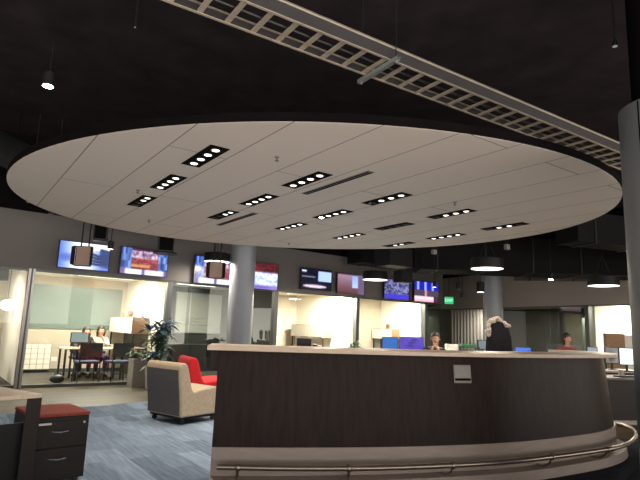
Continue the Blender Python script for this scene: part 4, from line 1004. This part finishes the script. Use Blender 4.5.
# woman in white, hand at her face (behind the table)
w1 = RPt(98, 2.1); a = WANG-PI/2
task_chair(w1, a, 'dark swivel chair of the woman in white at the meeting table')
person(w1, a, 'woman with dark hair in a white blouse, hand at her face, at the meeting table', mat('white_blouse', (.75, .72, .68), .8), navy,
       [(.31, .04, .93), (.42, .12, .745)], [(.30, .16, .76), (.22, .22, .75)], lean=.16, headdrop=.04, hips=.45, sc=.95)
w2 = RPt(82, 2.1)
task_chair(w2, a, 'dark swivel chair of the dark-haired woman bending over the table')
person(w2, a, 'dark-haired woman bending her head over the meeting table beside the small monitor', mat('black_top', (.03, .03, .035), .85), navy,
       [(.42, .10, .745), (.42, .10, .745)], [(.22, .22, .75), (.22, .22, .75)], lean=.32, headdrop=.12, hips=.45, sc=.95)
mn = ony(435.5, 350, 11.7); mn.z = 0
fa = face_to(mn)
task_chair(mn, fa, 'dark swivel chair of the man behind the counter')
person(mn, fa, 'man with short dark hair in a dark top, hands at his mouth, behind the counter', mat('dark_jumper', (.018, .02, .018), .9), charc,
       [(.26, .03, .98), (.26, .06, .96)], [(.26, .17, .78), (.26, .19, .77)], lean=.07, headdrop=.02, long_hair=False, hips=.455, sc=1.05)
office_desk((mn.x*.953, mn.y*.953), fa-PI/2+PI, 1.2, .6, 'white office desk the man with hands at his mouth sits at')
rp = ony(566, 345, 14.6); rp.z = 0
task_chair(rp, face_to(rp)+.5, 'dark swivel chair of the person in the dull red top')
person(rp, face_to(rp)+.5, 'person in a dull red top sitting sideways near the dark glass room on the right', mat('dull_red_top', (.22, .06, .06), .85), mat('blue_jeans', (.03, .05, .2), .85),
       [(.36, .12, .72), (.36, .12, .72)], [(.14, .24, .73), (.14, .24, .73)], lean=.03, hips=.455, sc=1.12)
# far left room: table, round lamp
lp = ony(7, 305, 11.6)
t = thing('globe_lamp', 'round glowing white lamp behind the glass at the far left edge', 'lamp', lp)
MB().sphere((0, 0, 0), (.14, .14, .12), 12).build('globe', emis('globe_glow', (1, .96, .9), 3), t, smooth=True)
MB().tube([(0, 0, .1), (0, 0, 2.42-lp.z)], .006, 6).build('cord', blackish, t)
lp = ony(5, 372, 10.95); office_desk((lp.x-.75, lp.y-.1), WANG, .9, .5, 'white table behind the glass at the far left edge')
lp = ony(0, 330, 12.6)
t = thing('wood_panel_unit', 'brown wooden cabinet behind the glass at the far left edge', 'cabinet', (lp.x-.55, lp.y-.5, 0), WANG)
MB().box((-.3, -.2, 0), (.3, .2, 1.55)).build('carcass', woodm, t); 
for k in (0, 1): MB().box((-.29+.295*k, -.215, .05), (-.005+.295*k, -.2, 1.5)).build('door', woodm, t)
lp = ony(2, 273.5, 10.6)
t = thing('hanging_loudspeaker', 'black box hanging at the far left edge below the bulkhead', 'speaker', (lp.x-.05, lp.y, lp.z), WANG)
MB().box((-.18, -.15, -.14), (.15, .1, .14)).build('cabinet', plastic, t, bevel=.01); MB().tube([(0, 0, .1), (0, 0, 2.42-lp.z)], .015, 8).build('mounting_pole', blackish, t)
